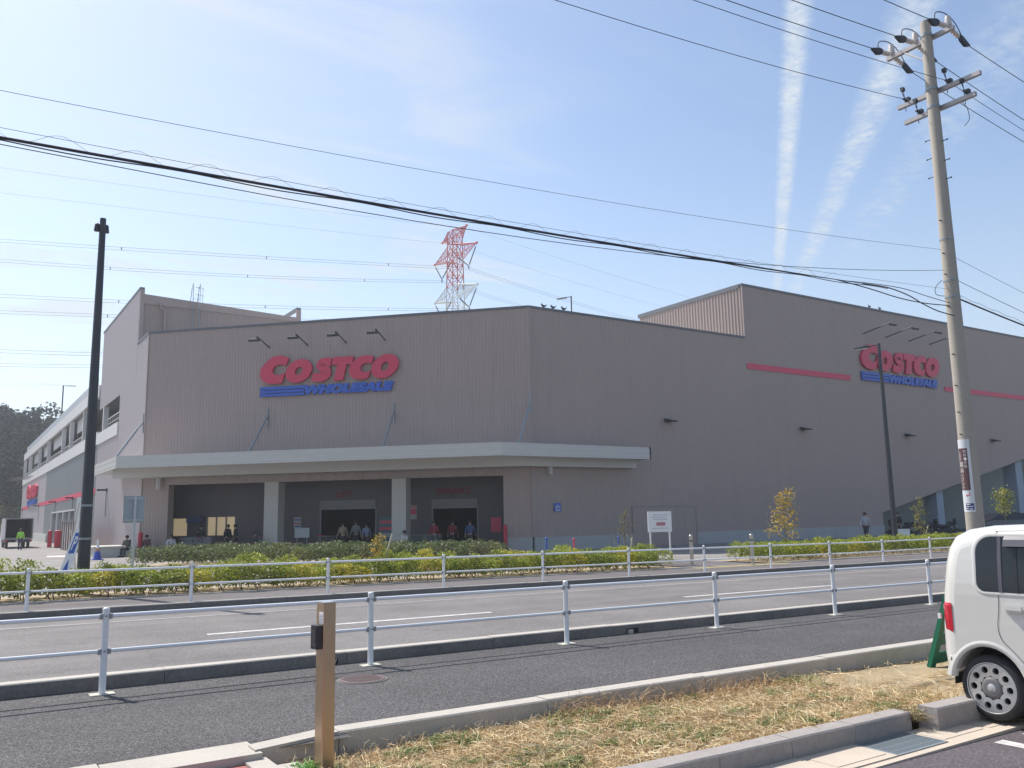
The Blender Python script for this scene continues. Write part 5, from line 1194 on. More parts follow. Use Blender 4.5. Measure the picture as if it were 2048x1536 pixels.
def hubcap_mesh(parent, xo, sgn, yc):
    """dished disc with ten real holes, built ring by ring round each hole"""
    b = MB(); Ro, Ri, n10 = .197, .088, 10; rh = .0235; rc = .147
    def X(r):                                    # dish
        return xo+sgn*(-.014+.03*abs(r-.155))
    V = []; F = []
    K = 16
    for k in range(n10):
        ac = 2*pi*k/n10+pi/10*0; half = pi/n10
        ring0 = []; ring1 = []; ring2 = []
        for j in range(K):
            t = 2*pi*j/K
            # sector boundary point in direction t from the hole centre
            du, dv = cos(t), sin(t)               # du radial, dv tangential
            s_ = 10.
            for lim, comp in ((Ro-rc, du), (rc-Ri, -du)):
                if comp > 1e-6: s_ = min(s_, lim/comp)
            if abs(dv) > 1e-6: s_ = min(s_, (rc*math.tan(half)*.999)/abs(dv)*1.0)
            r2_ = rc+du*s_; w2 = dv*s_; 
            # bend the tangential offset into an angle so that neighbours meet
            a2 = ac+max(-half, min(half, math.atan2(w2, rc)))
            if abs(w2) > rc*math.tan(half)*.99: a2 = ac+(half if w2 > 0 else -half)
            ring0.append((r2_, a2)); r1_, a1 = math.hypot(rc+du*rh*1.15, dv*rh*1.15), ac+math.atan2(dv*rh*1.15, rc+du*rh*1.15)
            ring1.append((r1_, a1))
        o = len(V)
        V += [(X(r), yc+r*cos(a), ZW+r*sin(a)) for r, a in ring0]+[(X(r)-sgn*.001, yc+r*cos(a), ZW+r*sin(a)) for r, a in ring1]+[(X(r)+sgn*.03, yc+(r*cos(a)), ZW+r*sin(a)) for r, a in ring1]
        F += [(o+j, o+(j+1) % K, o+K+(j+1) % K, o+K+j) for j in range(K)]+[(o+K+j, o+K+(j+1) % K, o+2*K+(j+1) % K, o+2*K+j) for j in range(K)]
    n0 = len(V)//3//K
    F1 = [f for f in F if (f[2] % (3*K)) < 2*K and (f[0] % (3*K)) < K]; F2 = [f for f in F if f not in set(F1)]
    b.add(V, F1, False); b.add(V, F2, False); return b
for yc in (YW_, YF):
    for sd_, sgn in ((CX, 1), (CX+CW, -1)):
        w = thing('wheel', None, None, (0, 0, 0)); w.parent = car; w.location = (0, 0, 0)
        xo = sd_+sgn*.045
        b = MB(); b.lathe([(.192, -.02*sgn), (.200, -.028*sgn), (.235, -.026*sgn), (.254, -.010*sgn), (RW, .015*sgn), (RW, .13*sgn), (.25, .15*sgn), (.2, .155*sgn)], (xo, yc, ZW), 'x', 48); b.build('tyre', M['rubber'], w)
        b = MB(); b.lathe([(.0, .05*sgn), (.2, .05*sgn)], (xo, yc, ZW), 'x', 32); b.build('rim', M['dark'], w)
        hubcap_mesh(w, xo-sgn*.008, sgn, yc).build('hubcap', M['hubcap'], w)
        b = MB(); b.lathe([(.192, -.008*sgn), (.198, -.030*sgn), (.204, -.028*sgn), (.206, -.01*sgn)], (xo, yc, ZW), 'x', 48); b.build('hubcap_edge', M['hubcap'], w)
        b = MB(); b.lathe([(0, -.026*sgn), (.06, -.026*sgn), (.083, -.022*sgn), (.088, -.012*sgn)], (xo, yc, ZW), 'x', 32); b.build('hub_centre', M['hubgrey'], w)
        b = MB(); b.lathe([(0, -.0275*sgn), (.032, -.0275*sgn), (.034, -.026*sgn)], (xo, yc, ZW), 'x', 24); b.build('hub_badge', M['hubcap'], w)
for o in list(car.children):
    if o.type == 'EMPTY':
        for ch_ in o.children: ch_.location = (0, 0, 0)
        for k in ('label', 'category'):
            if k in o: del o[k]

# green folding stand behind the car
g = thing('folding_stand', 'green plastic A shaped stand with white spots, behind the car on the dry grass', 'barrier stand', (9.9, 5.7, -.2))
def slab(b, p0, p1, w, th=.02):
    p0, p1 = Vector(p0), Vector(p1); t = (p1-p0).normalized(); s_ = Vector((1, 0, 0)); n_ = t.cross(s_).normalized(); b.obox((p0+p1)/2, t, s_, n_, (p1-p0).length/2, w/2, th/2)
zz0 = lawn(9.7, 5.9)
b = MB()
for xx in (9.62, 10.10): slab(b, (xx, 5.96, zz0), (xx, 5.68, zz0+.82), .10, .05)
for f in (.04, .30, .56, .80): slab(b, (9.86, lerp(5.96, 5.68, f), zz0+.82*f), (9.86, lerp(5.96, 5.68, f+.16), zz0+.82*(f+.16)), .40, .018)
b.build('front_frame', M['green'], g)
b = MB()
for xx in (9.62, 10.10): slab(b, (xx, 5.30, zz0), (xx, 5.65, zz0+.82), .05, .03)
for f in (.12, .6): slab(b, (9.86, lerp(5.30, 5.65, f), zz0+.82*f), (9.86, lerp(5.30, 5.65, f+.1), zz0+.82*(f+.1)), .46, .018)
b.build('rear_frame', M['green'], g)
b = MB()
for f, w_ in ((.10, .03), (.30, .035), (.93, .05)):
    y_, z_ = lerp(5.96, 5.68, f), zz0+.82*f; b.obox((9.603, y_, z_), (0,1,0), (0,0,1), (1,0,0), .018, w_/2, .008)
b.build('white_spot', M['white'], g)

# ---------------------------------------------------------------- small street things
for i, (x, y) in enumerate(((21.15, 21.35), (23.0, 20.35))):
    g = thing('steel_bollard', ['stainless steel bollard at the left side of the path between the hedges', 'stainless steel bollard at the right side of the path, against the hedge'][i], 'bollard', (x, y, gz(x, y)+.05), 'steel bollards at the path')
    z = gz(x, y)+.05; b = MB(); b.tube([(x, y, z), (x, y, z+.98)], .062, 16, caps=False); b.build('tube', mat('satin_steel', (.48, .45, .40), .35, .8), g)
    b = MB(); b.lathe([(.066, 0), (.066, .03), (.045, .06), (0, .07)], (x, y, z+.98), 'z', 16); b.build('cap', mat('satin_steel', (.5, .47, .42)), g)
    b = MB(); b.tube([(x, y, z+.82), (x, y, z+.86)], .065, 16, caps=False); b.build('band', M['black'], g)
g = thing('notice_board', 'white notice board on two white posts behind the hedge, red panel in its middle', 'notice board', (21.2, 22.75, 0))
nd = Vector((.93, -.37, 0)).normalized(); nn = Vector((-.37, -.93, 0))
def nb(u, w, z): p = Vector((21.1, 22.8, 0))+nd*u+nn*w; return (p.x, p.y, z)
for u in (-.36, .36):
    b = MB(); b.tube([nb(u, 0, -.05), nb(u, 0, 1.05)], .028, 8); b.build('post', M['white'], g)
b = MB(); b.prism([nb(-.44, .03, 1.0), nb(.44, .03, 1.0), nb(.44, 0, 1.0), nb(-.44, 0, 1.0)], (0, 0, .72)); b.build('board', M['white'], g)
b = MB(); b.prism([nb(-.13, .036, 1.22), nb(.20, .036, 1.22), nb(.20, .031, 1.22), nb(-.13, .031, 1.22)], (0, 0, .12)); b.build('red_panel', mat('faded_red_print', (.5, .2, .24)), g)
b = MB()
for i, z in enumerate((1.12, 1.42, 1.50, 1.58)): b.prism([nb(-.30+.05*(i % 2), .036, z), nb(.32-.04*(i % 3), .036, z), nb(.32-.04*(i % 3), .031, z), nb(-.30+.05*(i % 2), .031, z)], (0, 0, .025))
b.build('print', mat('pale_grey_print', (.5, .5, .58)), g)
g = thing('road_sign', 'grey back of a rectangular sign on a thin post, beside the front left lamp post', 'sign', (3.85, 22.75, 0))
b = MB(); b.tube([(3.85, 22.75, -.05), (3.85, 22.75, 2.28)], .030, 10); b.build('post', mat('sign_post_grey', (.50, .53, .55), .5), g)
sg = Vector((.99, -.14, 0)); 
b = MB(); b.obox((3.83, 22.82, 1.98), sg, (.14, .99, 0), (0, 0, 1), .232, .008, .325); b.build('panel', mat('sign_back_grey', (.33, .38, .42), .5), g)
b = MB()
for z in (2.24, 1.72): b.obox((3.83, 22.795, z), sg, (.14, .99, 0), (0, 0, 1), .20, .010, .016)
b.build('brace', mat('sign_post_grey', (.5, .53, .55)), g)
# P sign
g = thing('parking_sign', 'leaning white A frame sign with a blue P and an upward arrow', 'sign', (2.5, 24.6, -.1))
def ps(u, v, w=0.):                                 # u across, v up the board, leaning back to the right
    o = Vector((2.30, 24.6, -.12)); a = Vector((.98, -.2, 0)).normalized(); l_ = Vector((.30, .12, 1)).normalized(); q = a.cross(l_).normalized(); p = o+a*u+l_*v+q*w
    return tuple(p)
b = MB(); tri_prism(b, [(0, 0), (.22, 0), (.22, 1.78), (0, 1.72)], lambda u, v, w: ps(u, v, w), .03); b.build('board', M['white'], g)
b = MB(); tri_prism(b, [(.045, 1.08), (.175, 1.08), (.175, 1.62), (.045, 1.62)], lambda u, v, w: ps(u, v, .031+w), .003); b.build('blue_panel', mat('parking_blue', (.05, .12, .45), .5), g)
b = MB(); fit_text(b, 'P', .075, .36, lambda u, v, w: ps(.072+u, 1.17+v, .035+w), bold=.02, extrude=.003); b.build('lettering', M['white'], g)
b = MB(); tri_prism(b, [(.09, .25), (.13, .25), (.13, .62), (.17, .62), (.11, .95), (.05, .62), (.09, .62)], lambda u, v, w: ps(u, v, .031+w), .003); b.build('arrow', mat('parking_blue', (.05, .12, .45)), g)
b = MB(); b.tube([(2.95, 24.75, -.15), (2.70, 24.9, 1.5)], .02, 6); b.tube([(2.86, 24.95, 2.2), (2.62, 24.8, 0)], .018, 6); b.build('leg', mat('frame_beige', (.55, .5, .42)), g)
b = MB(); b.obox((2.87, 25.3, 1.35), (1, -.1, 0), (.1, 1, 0), (.03, 0, 1), .05, .01, 1.0); tag(b.build('banner', M['white'], loc=(2.87, 25.3, .3)), 'narrow white upright banner edge just left of the dark lamp post', 'banner')
# drains in the near kerb
for i, (x, lab) in enumerate(((3.78, 'small slotted drain in the near kerb just right of the steel post'), (8.35, 'square drain hole with a pale stone in the near kerb, right of centre'))):
    g = thing('kerb_drain', lab, 'drain', (x, 9.685, 0)); z = gz(x)
    b = MB(); b.box(x-.11, x+.11, 9.682, 9.689, z+.008, z+.075); b.build('opening', M['dark'], g)
    b = MB()
    if i == 0:
        for k in range(5): b.add([(x-.105+k*.042, 9.679, z+.012), (x-.090+k*.042, 9.679, z+.012), (x-.070+k*.042, 9.679, z+.07), (x-.085+k*.042, 9.679, z+.07)], [(0,1,2,3)])
    else: b.box(x-.10, x-.02, 9.64, 9.681, z+.008, z+.06)
    b.build('slot' if i == 0 else 'stone', M['kerb'], g)
# cone
g = thing('traffic_cone', 'blue and white traffic cone on the lot right of the dark lamp post', 'cone', (6.8, 50.5, -.2))
b = MB(); b.lathe([(.20, .03), (.115, .45)], (6.8, 50.5, -.2), 'z', 14); b.box(6.52, 7.08, 50.22, 50.78, -.2, -.165); b.build('base', mat('cone_blue', (.03, .08, .42), .5), g)
b = MB(); b.lathe([(.115, .45), (.085, .60)], (6.8, 50.5, -.2), 'z', 14); b.build('stripe', mat('cone_orange', (.55, .25, .15)), g)
b = MB(); b.lathe([(.085, .60), (.04, .82), (0, .83)], (6.8, 50.5, -.2), 'z', 14); b.tube([(6.8, 50.5, .55), (6.8, 50.5, .85)], .06, 8); b.build('tip', M['white'], g)
# red bollards
b0 = None
for i, (x, y, lab) in enumerate(((7.45, 83.1, 'leftmost of the five before the shutter doors'), (7.72, 80.5, 'second of the five before the shutter doors'), (7.95, 80.9, 'third of the five before the shutter doors'), (8.10, 78.6, 'fourth of the five before the shutter doors'), (8.32, 77.0, 'rightmost of the five before the shutter doors'), (10.2, 55.6, 'left of the entrance opening'), (25.6, 38.0, 'right of the entrance opening'))):
    if b0 is None:
        b0 = thing('red_bollard', 'x', 'bollard', (0, 0, 0), local=True)
        b = MB(); b.lathe([(.17, 0), (.17, 1.30), (.15, 1.38), (.09, 1.43), (0, 1.44)], (0, 0, 0), 'z', 18); b.build('post', mat('bollard_red', (.50, .02, .05), .4), b0)
        b = MB(); b.lathe([(.21, 0), (.21, .05), (.172, .06)], (0, 0, 0), 'z', 18); b.build('base', M['kerbd'], b0); o = b0; bpy.context.view_layer.update()
    else: o = dup(b0, (0, 0, 0))
    o.location = (x, y, -.2) if i < 5 else (ch(22.85, .8)[0], ch(22.85, .8)[1], -.2) if i == 5 else (ch(1.43, .45)[0], ch(1.43, .45)[1], -.2)
    o['label'] = f'thick red bollard, {lab}'; o['group'] = 'red bollards'
    if i == 6: o.scale = (.62, .62, 1.0)
    if i == 5: o.scale = (.8, .8, .95)
# hose reels / small stakes near the hedge
for i, (x, y, m_, lab) in enumerate(((16.05, 22.6, 'blue', 'short blue stake behind the left hedge below the red bollard'), (20.2, 24.0, 'blue', 'short blue stake behind the left hedge under the notice board'), (18.2, 24.0, 'redband', 'short orange stake behind the left hedge left of the sapling'))):
    b = MB(); b.tube([(x, y, -.2), (x, y, .92 if i == 0 else .82)], .03, 8); b.lathe([(.0, .06), (.04, .05), (.045, 0), (0, -.01)], (x, y, .90 if i == 0 else .8), 'z', 10); tag(b.build('marker_stake', M[m_], loc=(x, y, -.1)), lab, 'stake')

# ---------------------------------------------------------------- people
def skin_mesh(name, P, E, R, m, parent, sub=1):
    me = bpy.data.meshes.new(name); me.from_pydata(P, E, []); o = bpy.data.objects.new(name, me); COL.objects.link(o)
    md = o.modifiers.new('s', 'SKIN'); md.use_smooth_shade = True
    for i, v in enumerate(me.skin_vertices[0].data):
        r = R[i]; v.radius = (r, r) if not hasattr(r, '__len__') else r; v.use_root = (i == 0)
    if sub: o.modifiers.new('u', 'SUBSURF').levels = sub; o.modifiers['u'].render_levels = sub
    dg = bpy.context.evaluated_depsgraph_get(); out = bpy.data.meshes.new_from_object(o.evaluated_get(dg)); bpy.data.objects.remove(o)
    out.materials.clear(); out.materials.append(m); out.polygons.foreach_set('use_smooth', [True]*len(out.polygons)); out.name = name
    return link(name, out, parent)
def person(label, x, y, z, face, pose='stand', top=(.1, .1, .12), legs=(.05, .05, .07), h=1.68, bag=None, hat=None, hair=True):
    root = thing('person', label, 'person', (x, y, z), local=True); k = h/1.70
    sit = pose == 'sit'; walk = pose == 'walk'; dz = -.50 if sit else 0.
    J = {}; 
    def j(n_, px_, py_, pz_, r): J[n_] = (px_*k, py_*k, pz_*k, r*k)
    lean_ = .10 if sit else .02
    j('pelvis', 0, 0, .93+dz, .125); j('waist', lean_*.3, 0, 1.08+dz, .115); j('chest', lean_*.8, 0, 1.30+dz, .135); j('neckb', lean_, 0, 1.43+dz, .065); j('neck', lean_+.01, 0, 1.49+dz, .05); j('jaw', lean_+.03, 0, 1.545+dz, .062); j('head', lean_+.02, 0, 1.62+dz, .082); j('crown', lean_+.01, 0, 1.67+dz, .055); j('nose', lean_+.115, 0, 1.59+dz, .012)
    E = [('pelvis', 'waist'), ('waist', 'chest'), ('chest', 'neckb'), ('neckb', 'neck'), ('neck', 'jaw'), ('jaw', 'head'), ('head', 'crown'), ('head', 'nose')]
    for s_, n_ in ((1, 'l'), (-1, 'r')):
        sw = .16*s_ if walk else 0.
        j('sh'+n_, lean_, .165*s_, 1.395+dz, .055); j('el'+n_, lean_-.02-sw*.5+(.05 if sit else 0), .225*s_, 1.14+dz, .043); 
        if sit: j('wr'+n_, .32, .12*s_, 1.08+dz, .030); j('pa'+n_, .39, .10*s_, 1.07+dz, .034)
        else: j('wr'+n_, .08-sw*1.2, .245*s_, .93, .030); j('pa'+n_, .10-sw*1.3, .245*s_, .855, .036)
        px_, py_, pz_, _ = [c/k for c in J['pa'+n_]]; fx_, fz_ = (.05, 0) if sit else (0, -.05)
        for q, (oy, L_) in enumerate(((-.03, .9), (-.01, 1.05), (.012, 1.0), (.03, .8))):
            j(f'f{q}{n_}', px_+fx_*L_+.01, py_+oy, pz_+fz_*L_, .009); j(f'g{q}{n_}', px_+fx_*1.7*L_+(0 if sit else .012), py_+oy, pz_+fz_*1.7*L_-(.02 if sit else 0), .007); E += [('pa'+n_, f'f{q}{n_}'), (f'f{q}{n_}', f'g{q}{n_}')]
        j('th'+n_, px_+.035, py_-.02*s_, pz_+(.0 if sit else -.015), .010); E += [('pa'+n_, 'th'+n_)]
        if sit: j('hi'+n_, .02, .09*s_, .42, .085); j('kn'+n_, .42, .11*s_, .46, .062); j('an'+n_, .44, .11*s_, .08, .042); j('to'+n_, .58, .12*s_, .035, .035)
        else: j('hi'+n_, 0, .085*s_, .86, .088); j('kn'+n_, .03+sw*.9, .09*s_, .49, .060); j('an'+n_, sw*2.1-.01, .09*s_, .085+max(0, -sw*.3), .042); j('to'+n_, sw*2.1+.13, .10*s_, .04+max(0, -sw*.3), .036)
        E += [('chest', 'sh'+n_), ('sh'+n_, 'el'+n_), ('el'+n_, 'wr'+n_), ('wr'+n_, 'pa'+n_), ('pelvis', 'hi'+n_), ('hi'+n_, 'kn'+n_), ('kn'+n_, 'an'+n_), ('an'+n_, 'to'+n_)]
    def mk(name, keep, grow, m):
        ks = [q for q in J if keep(q)]; ix = {q: i for i, q in enumerate(ks)}
        return skin_mesh(name, [J[q][:3] for q in ks], [(ix[a], ix[c]) for a, c in E if a in ix and c in ix], [J[q][3]+grow for q in ks], m, root)
    mk('body', lambda q: True, 0., M['skin'])
    mk('jacket', lambda q: q in ('pelvis', 'waist', 'chest', 'neckb') or q[:2] in ('sh', 'el', 'wr'), .022, mat('cloth_%d_%d_%d' % tuple(int(c*99) for c in top), top, .85))
    mk('trousers', lambda q: q == 'pelvis' or q[:2] in ('hi', 'kn', 'an'), .014, mat('cloth_%d_%d_%d' % tuple(int(c*99) for c in legs), legs, .85))
    b = MB()
    for s_ in (1, -1):
        n_ = 'l' if s_ > 0 else 'r'; a, t = J['an'+n_], J['to'+n_]; b.obox(((a[0]+t[0])/2+.02, a[1], t[2]+.005), (1, 0, 0), (0, 1, 0), (0, 0, 1), .13, .045, .045)
    b.build('shoe', M['rubber'], root)
    hx, hz = J['head'][0], J['head'][2]
    b = MB(); b.lathe([(.098*k, -.05*k), (.108*k, .0), (.10*k, .05*k), (.06*k, .095*k), (0, .11*k)], (hx-.012, 0, hz+.005), 'z', 14)
    b.build('hat' if hat else 'hair', mat('hat_cloth', hat, .8) if hat else M['hair'], root)
    if hat: b = MB(); b.obox((hx+.12, 0, hz+.02), (1, 0, -.1), (0, 1, 0), (0, 0, 1), .06, .07, .006); b.build('hat_brim', mat('hat_cloth', hat, .8), root)
    root.rotation_euler = (0, 0, face); return root
FC = radians(225)                                              # facing out of the entrance
def pp(s, d): return ch(s, d)[0], ch(s, d)[1]
person('person sitting by the red bollard left of the entrance, dark jacket', *pp(23.06, 1.6), -.2, FC, 'sit', (.06, .07, .06))
person('person in dark red top sitting just right of the left red bollard', *pp(22.3, .9), -.2, FC, 'sit', (.12, .05, .06))
person('person crouching in a white jacket at the left edge of the opening', *pp(20.74, 1.0), -.2, FC+.6, 'sit', (.55, .55, .56))
person('person standing in black between the two lit windows', *pp(20.32, -1.4), -.2, FC, 'stand', (.02, .02, .03))
person('left of two people in dark clothes before the wider lit window', *pp(18.51, -1.2), -.2, FC+1.2, 'stand', (.03, .025, .04))
person('right of two people in dark clothes before the wider lit window', *pp(17.88, -1.0), -.2, FC-1.0, 'stand', (.025, .03, .03))
person('person in a dark cap and jacket left of the first column', *pp(15.57, .7), -.2, FC-.9, 'sit', (.04, .045, .06), hat=(.05, .05, .06), h=1.8)
person('person in light beige coming out of the exit doorway', *pp(11.45, -1.6), -.2, FC, 'walk', (.35, .28, .2))
person('taller person in grey coming out of the exit doorway', *pp(10.9, -2.2), -.2, FC, 'walk', (.25, .27, .28), h=1.76)
person('person in pale blue beside the exit doorway', *pp(9.9, -1.3), -.2, FC+.4, 'walk', (.2, .25, .36), h=1.6)
person('person with black hair and white shirt sitting at the second column', *pp(6.83, .8), -.2, FC-.5, 'sit', (.6, .6, .62), h=1.7)
person('person in a red coat at the left edge of the entrance doorway', *pp(5.87, -1.2), -.2, FC+pi, 'walk', (.30, .03, .06))
person('person in dark red walking into the entrance doorway', *pp(4.91, -1.6), -.2, FC+pi, 'walk', (.22, .03, .04))
person('person in a blue jacket walking into the entrance doorway', *pp(3.69, -.8), -.2, FC+pi, 'walk', (.04, .09, .2))
person('person in a pale shirt on the pavement by the right street wall', 45.5, 31.5, -.2, radians(200), 'walk', (.38, .40, .46))
person('person in black behind the thin black lamp post', 47.8, 30.9, -.2, radians(180), 'stand', (.03, .03, .04))
person('worker in a bright green vest behind the open truck', 5.0, 78.5, -.3, radians(100), 'stand', (.32, .75, .08), (.05, .06, .12), h=1.72)

# shopping carts
def cart_mesh(root):
    b = MB(); W_, L_ = .27, .45
    for z, w in ((.95, 1.0), (.55, .8)):
        b.tube([(-L_*w, -W_*w, z), (L_*w, -W_*w, z), (L_*w, W_*w, z), (-L_*w, W_*w, z), (-L_*w, -W_*w, z)], .012, 5, caps=False)
    for i in range(9):
        x_ = lerp(-L_, L_, i/8)
        for s_ in (-1, 1): b.tube([(x_, s_*W_, .95), (x_*.8, s_*W_*.8, .55)], .006, 4, caps=False)
    for i in range(6):
        y_ = lerp(-W_, W_, i/5)
        for s_ in (-1, 1): b.tube([(s_*L_, y_, .95), (s_*L_*.8, y_*.8, .55)], .006, 4, caps=False)
    b.build('basket', M['steel'], root)
    b = MB(); b.tube([(-L_-.12, -W_, 1.0), (-L_-.12, W_, 1.0)], .02, 8); b.build('handle', mat('bollard_red', (.5, .02, .05)), root)
    b = MB()
    for s_ in (-1, 1): b.tube([(-L_, s_*W_, .98), (-L_+.05, s_*W_, .15), (L_, s_*W_*.8, .18)], .014, 5)
    b.build('frame', M['steel'], root)
    for sx_ in (-L_+.05, L_):
        for s_ in (-1, 1): b = MB(); b.lathe([(0, -.015), (.06, -.015), (.06, .015), (0, .015)], (sx_, s_*W_*.9, .06), 'y', 12, False); b.build('wheel', M['rubber'], root)
ct = thing('shopping_cart', 'x', 'shopping cart', (0, 0, 0), 'shopping carts at the entrance', local=True); cart_mesh(ct); bpy.context.view_layer.update()
for i, (s, d, rz, lab) in enumerate(((6.2, .3, 2.2, 'shopping cart just right of the second column'), (5.5, .4, 2.0, 'shopping cart left of the entrance doorway'), (19.9, .5, 2.4, 'shopping cart under the left lit window'), (15.9, -.2, 1.0, 'shopping cart beside the first column'), (11.8, -.3, .5, 'shopping cart left of the exit doorway'))):
    o = ct if i == 0 else dup(ct, (0, 0, 0)); p = ch(s, d); o.location = (p[0], p[1], -.2); o.rotation_euler = (0, 0, rz); o['label'] = lab; o['group'] = 'shopping carts at the entrance'
g = thing('goods_table', 'table stacked with grey boxes under the left lit window', 'table', (*pp(19.8, -.3), -.2))
b = MB(); b.prism([ch(20.6, .3, .45), ch(18.7, .3, .45), ch(18.7, -.5, .45), ch(20.6, -.5, .45)], (0, 0, .05)); b.build('tabletop', M['wall_grey'], g)
for q in ((20.5, .2), (18.8, .2), (20.5, -.4), (18.8, -.4)): b = MB(); b.tube([ch(q[0], q[1], -.2), ch(q[0], q[1], .45)], .03, 6); b.build('leg', M['steel'], g)
for i, s in enumerate((20.2, 19.6, 19.05)):
    b = MB(); b.obox(ch(s, -.1, .66), (R2, -R2, 0), (R2, R2, 0), (0, 0, 1), .25, .2, .155); b.obox(ch(s, -.1, .822), (R2, -R2, 0), (R2, R2, 0), (0, 0, 1), .03, .2, .003)
    tag(b.build('carton', mat('carton_grey', (.16, .16, .18), .8), loc=ch(s, -.1, .5)), ['left', 'middle', 'right'][i]+' grey carton on the table under the left lit window', 'box', 'cartons on the table')
b = MB(); b.obox(ch(13.7, -1.0, .95), (R2, -R2, 0), (R2, R2, 0), (0, 0, 1), .45, .03, .28); b.tube([ch(14.0, -1.0, -.2), ch(14.0, -1.0, .7)], .02, 5); b.tube([ch(13.4, -1.0, -.2), ch(13.4, -1.0, .7)], .02, 5); tag(b.build('white_panel_stand', mat('board_pale', (.45, .5, .5)), loc=ch(13.7, -1, -.2)), 'small pale board on legs between first column and exit doorway', 'board')

# ---------------------------------------------------------------- vehicles
def wheel4(root, pts, r, w):
    for (x, y) in pts:
        q = MB(); q.lathe([(0, -w/2), (r*.6, -w/2), (r, -w/2+.03), (r, w/2-.03), (r*.6, w/2), (0, w/2)], (x, y, r), 'x', 20); o = q.build('wheel', M['rubber'], root)
        q = MB(); q.lathe([(0, -w/2-.01), (r*.5, -w/2-.008), (r*.55, -w/2)], (x, y, r), 'x', 16); q.build('rim', M['hubcap'], o)
g = thing('box_truck', 'box truck with its dark rear open, parked at the far left', 'truck', (5.2, 84, -.2), local=True)
b = MB(); b.box(-1.05, 1.05, 0, 5.2, 2.42, 2.5); b.box(-1.05, -.98, 0, 5.2, .85, 2.419); b.box(.98, 1.05, 0, 5.2, .85, 2.419); b.box(-.979, .979, 5.1, 5.2, .85, 2.419); b.box(-1.05, 1.05, 0, 5.2, .72, .849); b.build('cargo_box', mat('truck_grey', (.35, .35, .36), .6), g)
b = MB(); b.quad((-.97, 5.0, .86), (.97, 5.0, .86), (.97, 5.0, 2.41), (-.97, 5.0, 2.41)); b.box(-.9, .5, 2.8, 4.8, .86, 1.9); b.build('cargo_interior', M['dark'], g)
b = MB(); b.prism([(-1, 5.4, .4), (-1, 7.1, .4), (-1, 7.1, 1.2), (-1, 6.7, 2.1), (-1, 5.4, 2.1)], (2, 0, 0)); b.build('cab', mat('truck_white', (.6, .6, .6)), g)
b = MB(); b.box(-.95, .95, -.05, 5.3, .5, .70); b.build('chassis', M['black'], g)
for x_ in (-.9, .9): b = MB(); b.box(x_-.11, x_+.11, -.09, -.052, .55, .66); b.build('tail_lamp', M['taillight'], g)
b = MB(); b.box(-.2, .2, -.08, -.052, .52, .68); b.build('number_plate', M['white'], g)
b = MB(); b.box(-1.06, -.99, -.75, -.02, .86, 2.41); b.build('rear_door', mat('truck_grey', (.35, .35, .36)), g); wheel4(g, ((-.8, 1.2), (.8, 1.2), (-.8, 6.1), (.8, 6.1)), .36, .22)
def saloon(root, body):
    pr = [(-2.2, .25), (-2.25, .62), (-2.1, .85), (-1.5, .93), (-.75, 1.38), (.2, 1.45), (1.1, 1.36), (1.75, 1.0), (2.15, .92), (2.25, .6), (2.2, .25)]
    b = MB(); n_ = len(pr); ly = ((-.80, .12), (-.86, .05), (-.88, 0)); L_ = [(y, s_) for y, s_ in ly]+[(-y, s_) for y, s_ in reversed(ly)]
    V = []
    for y, s_ in L_:
        for (x, z) in pr: V.append((x*(1-s_*.08), y*(1-(.12 if z > 1.1 else 0)), z-(s_*.25 if z > .9 else 0)))
    b.add(V, [(j*n_+i, j*n_+(i+1) % n_, (j+1)*n_+(i+1) % n_, (j+1)*n_+i) for j in range(5) for i in range(n_)]+[tuple(range(n_)), tuple(5*n_+i for i in reversed(range(n_)))], False); b.build('body', body, root)
    for s_ in (-1, 1):
        b = MB(); b.prism([(-1.30, s_*.855, .97), (-.70, s_*.79, 1.29), (.2, s_*.785, 1.36), (1.0, s_*.79, 1.28), (1.5, s_*.855, .98)], (0, s_*.012, 0)); b.build('side_window', M['glass'], root)
    for xx, s_ in ((-2.235, -1), (2.235, 1)): b = MB(); b.box(min(xx, xx+s_*.03), max(xx, xx+s_*.03), -.75, -.45, .62, .76); b.box(min(xx, xx+s_*.03), max(xx, xx+s_*.03), .45, .75, .62, .76); b.build('light', M['taillight'] if s_ > 0 else M['white'], root)
    for (x, y) in ((-1.4, -.78), (1.4, -.78), (-1.4, .78), (1.4, .78)):
        b = MB(); b.lathe([(0, -.12), (.2, -.12), (.31, -.09), (.31, .09), (.2, .12), (0, .12)], (x, y, .31), 'y', 20); o = b.build('wheel', M['rubber'], root)
        b = MB(); b.lathe([(0, -.125), (.19, -.122)], (x, y, .31), 'y', 14); b.build('rim', M['hubcap'], o)
sg_ = thing('dark_car', 'dark blue saloon car parked under the ramp, its side to the street', 'car', (0, 0, 0), 'cars by the covered ramp', local=True); saloon(sg_, mat('navy_car_paint', (.03, .035, .06), .2, coat=.8)); bpy.context.view_layer.update()
sg_.location = (62.0, 32.0, -.15); sg_.rotation_euler = (0, 0, radians(-32))
dup(sg_, (65.4, 29.8, -.15), radians(20), 'dark saloon car at the right edge of the picture, behind the first one')
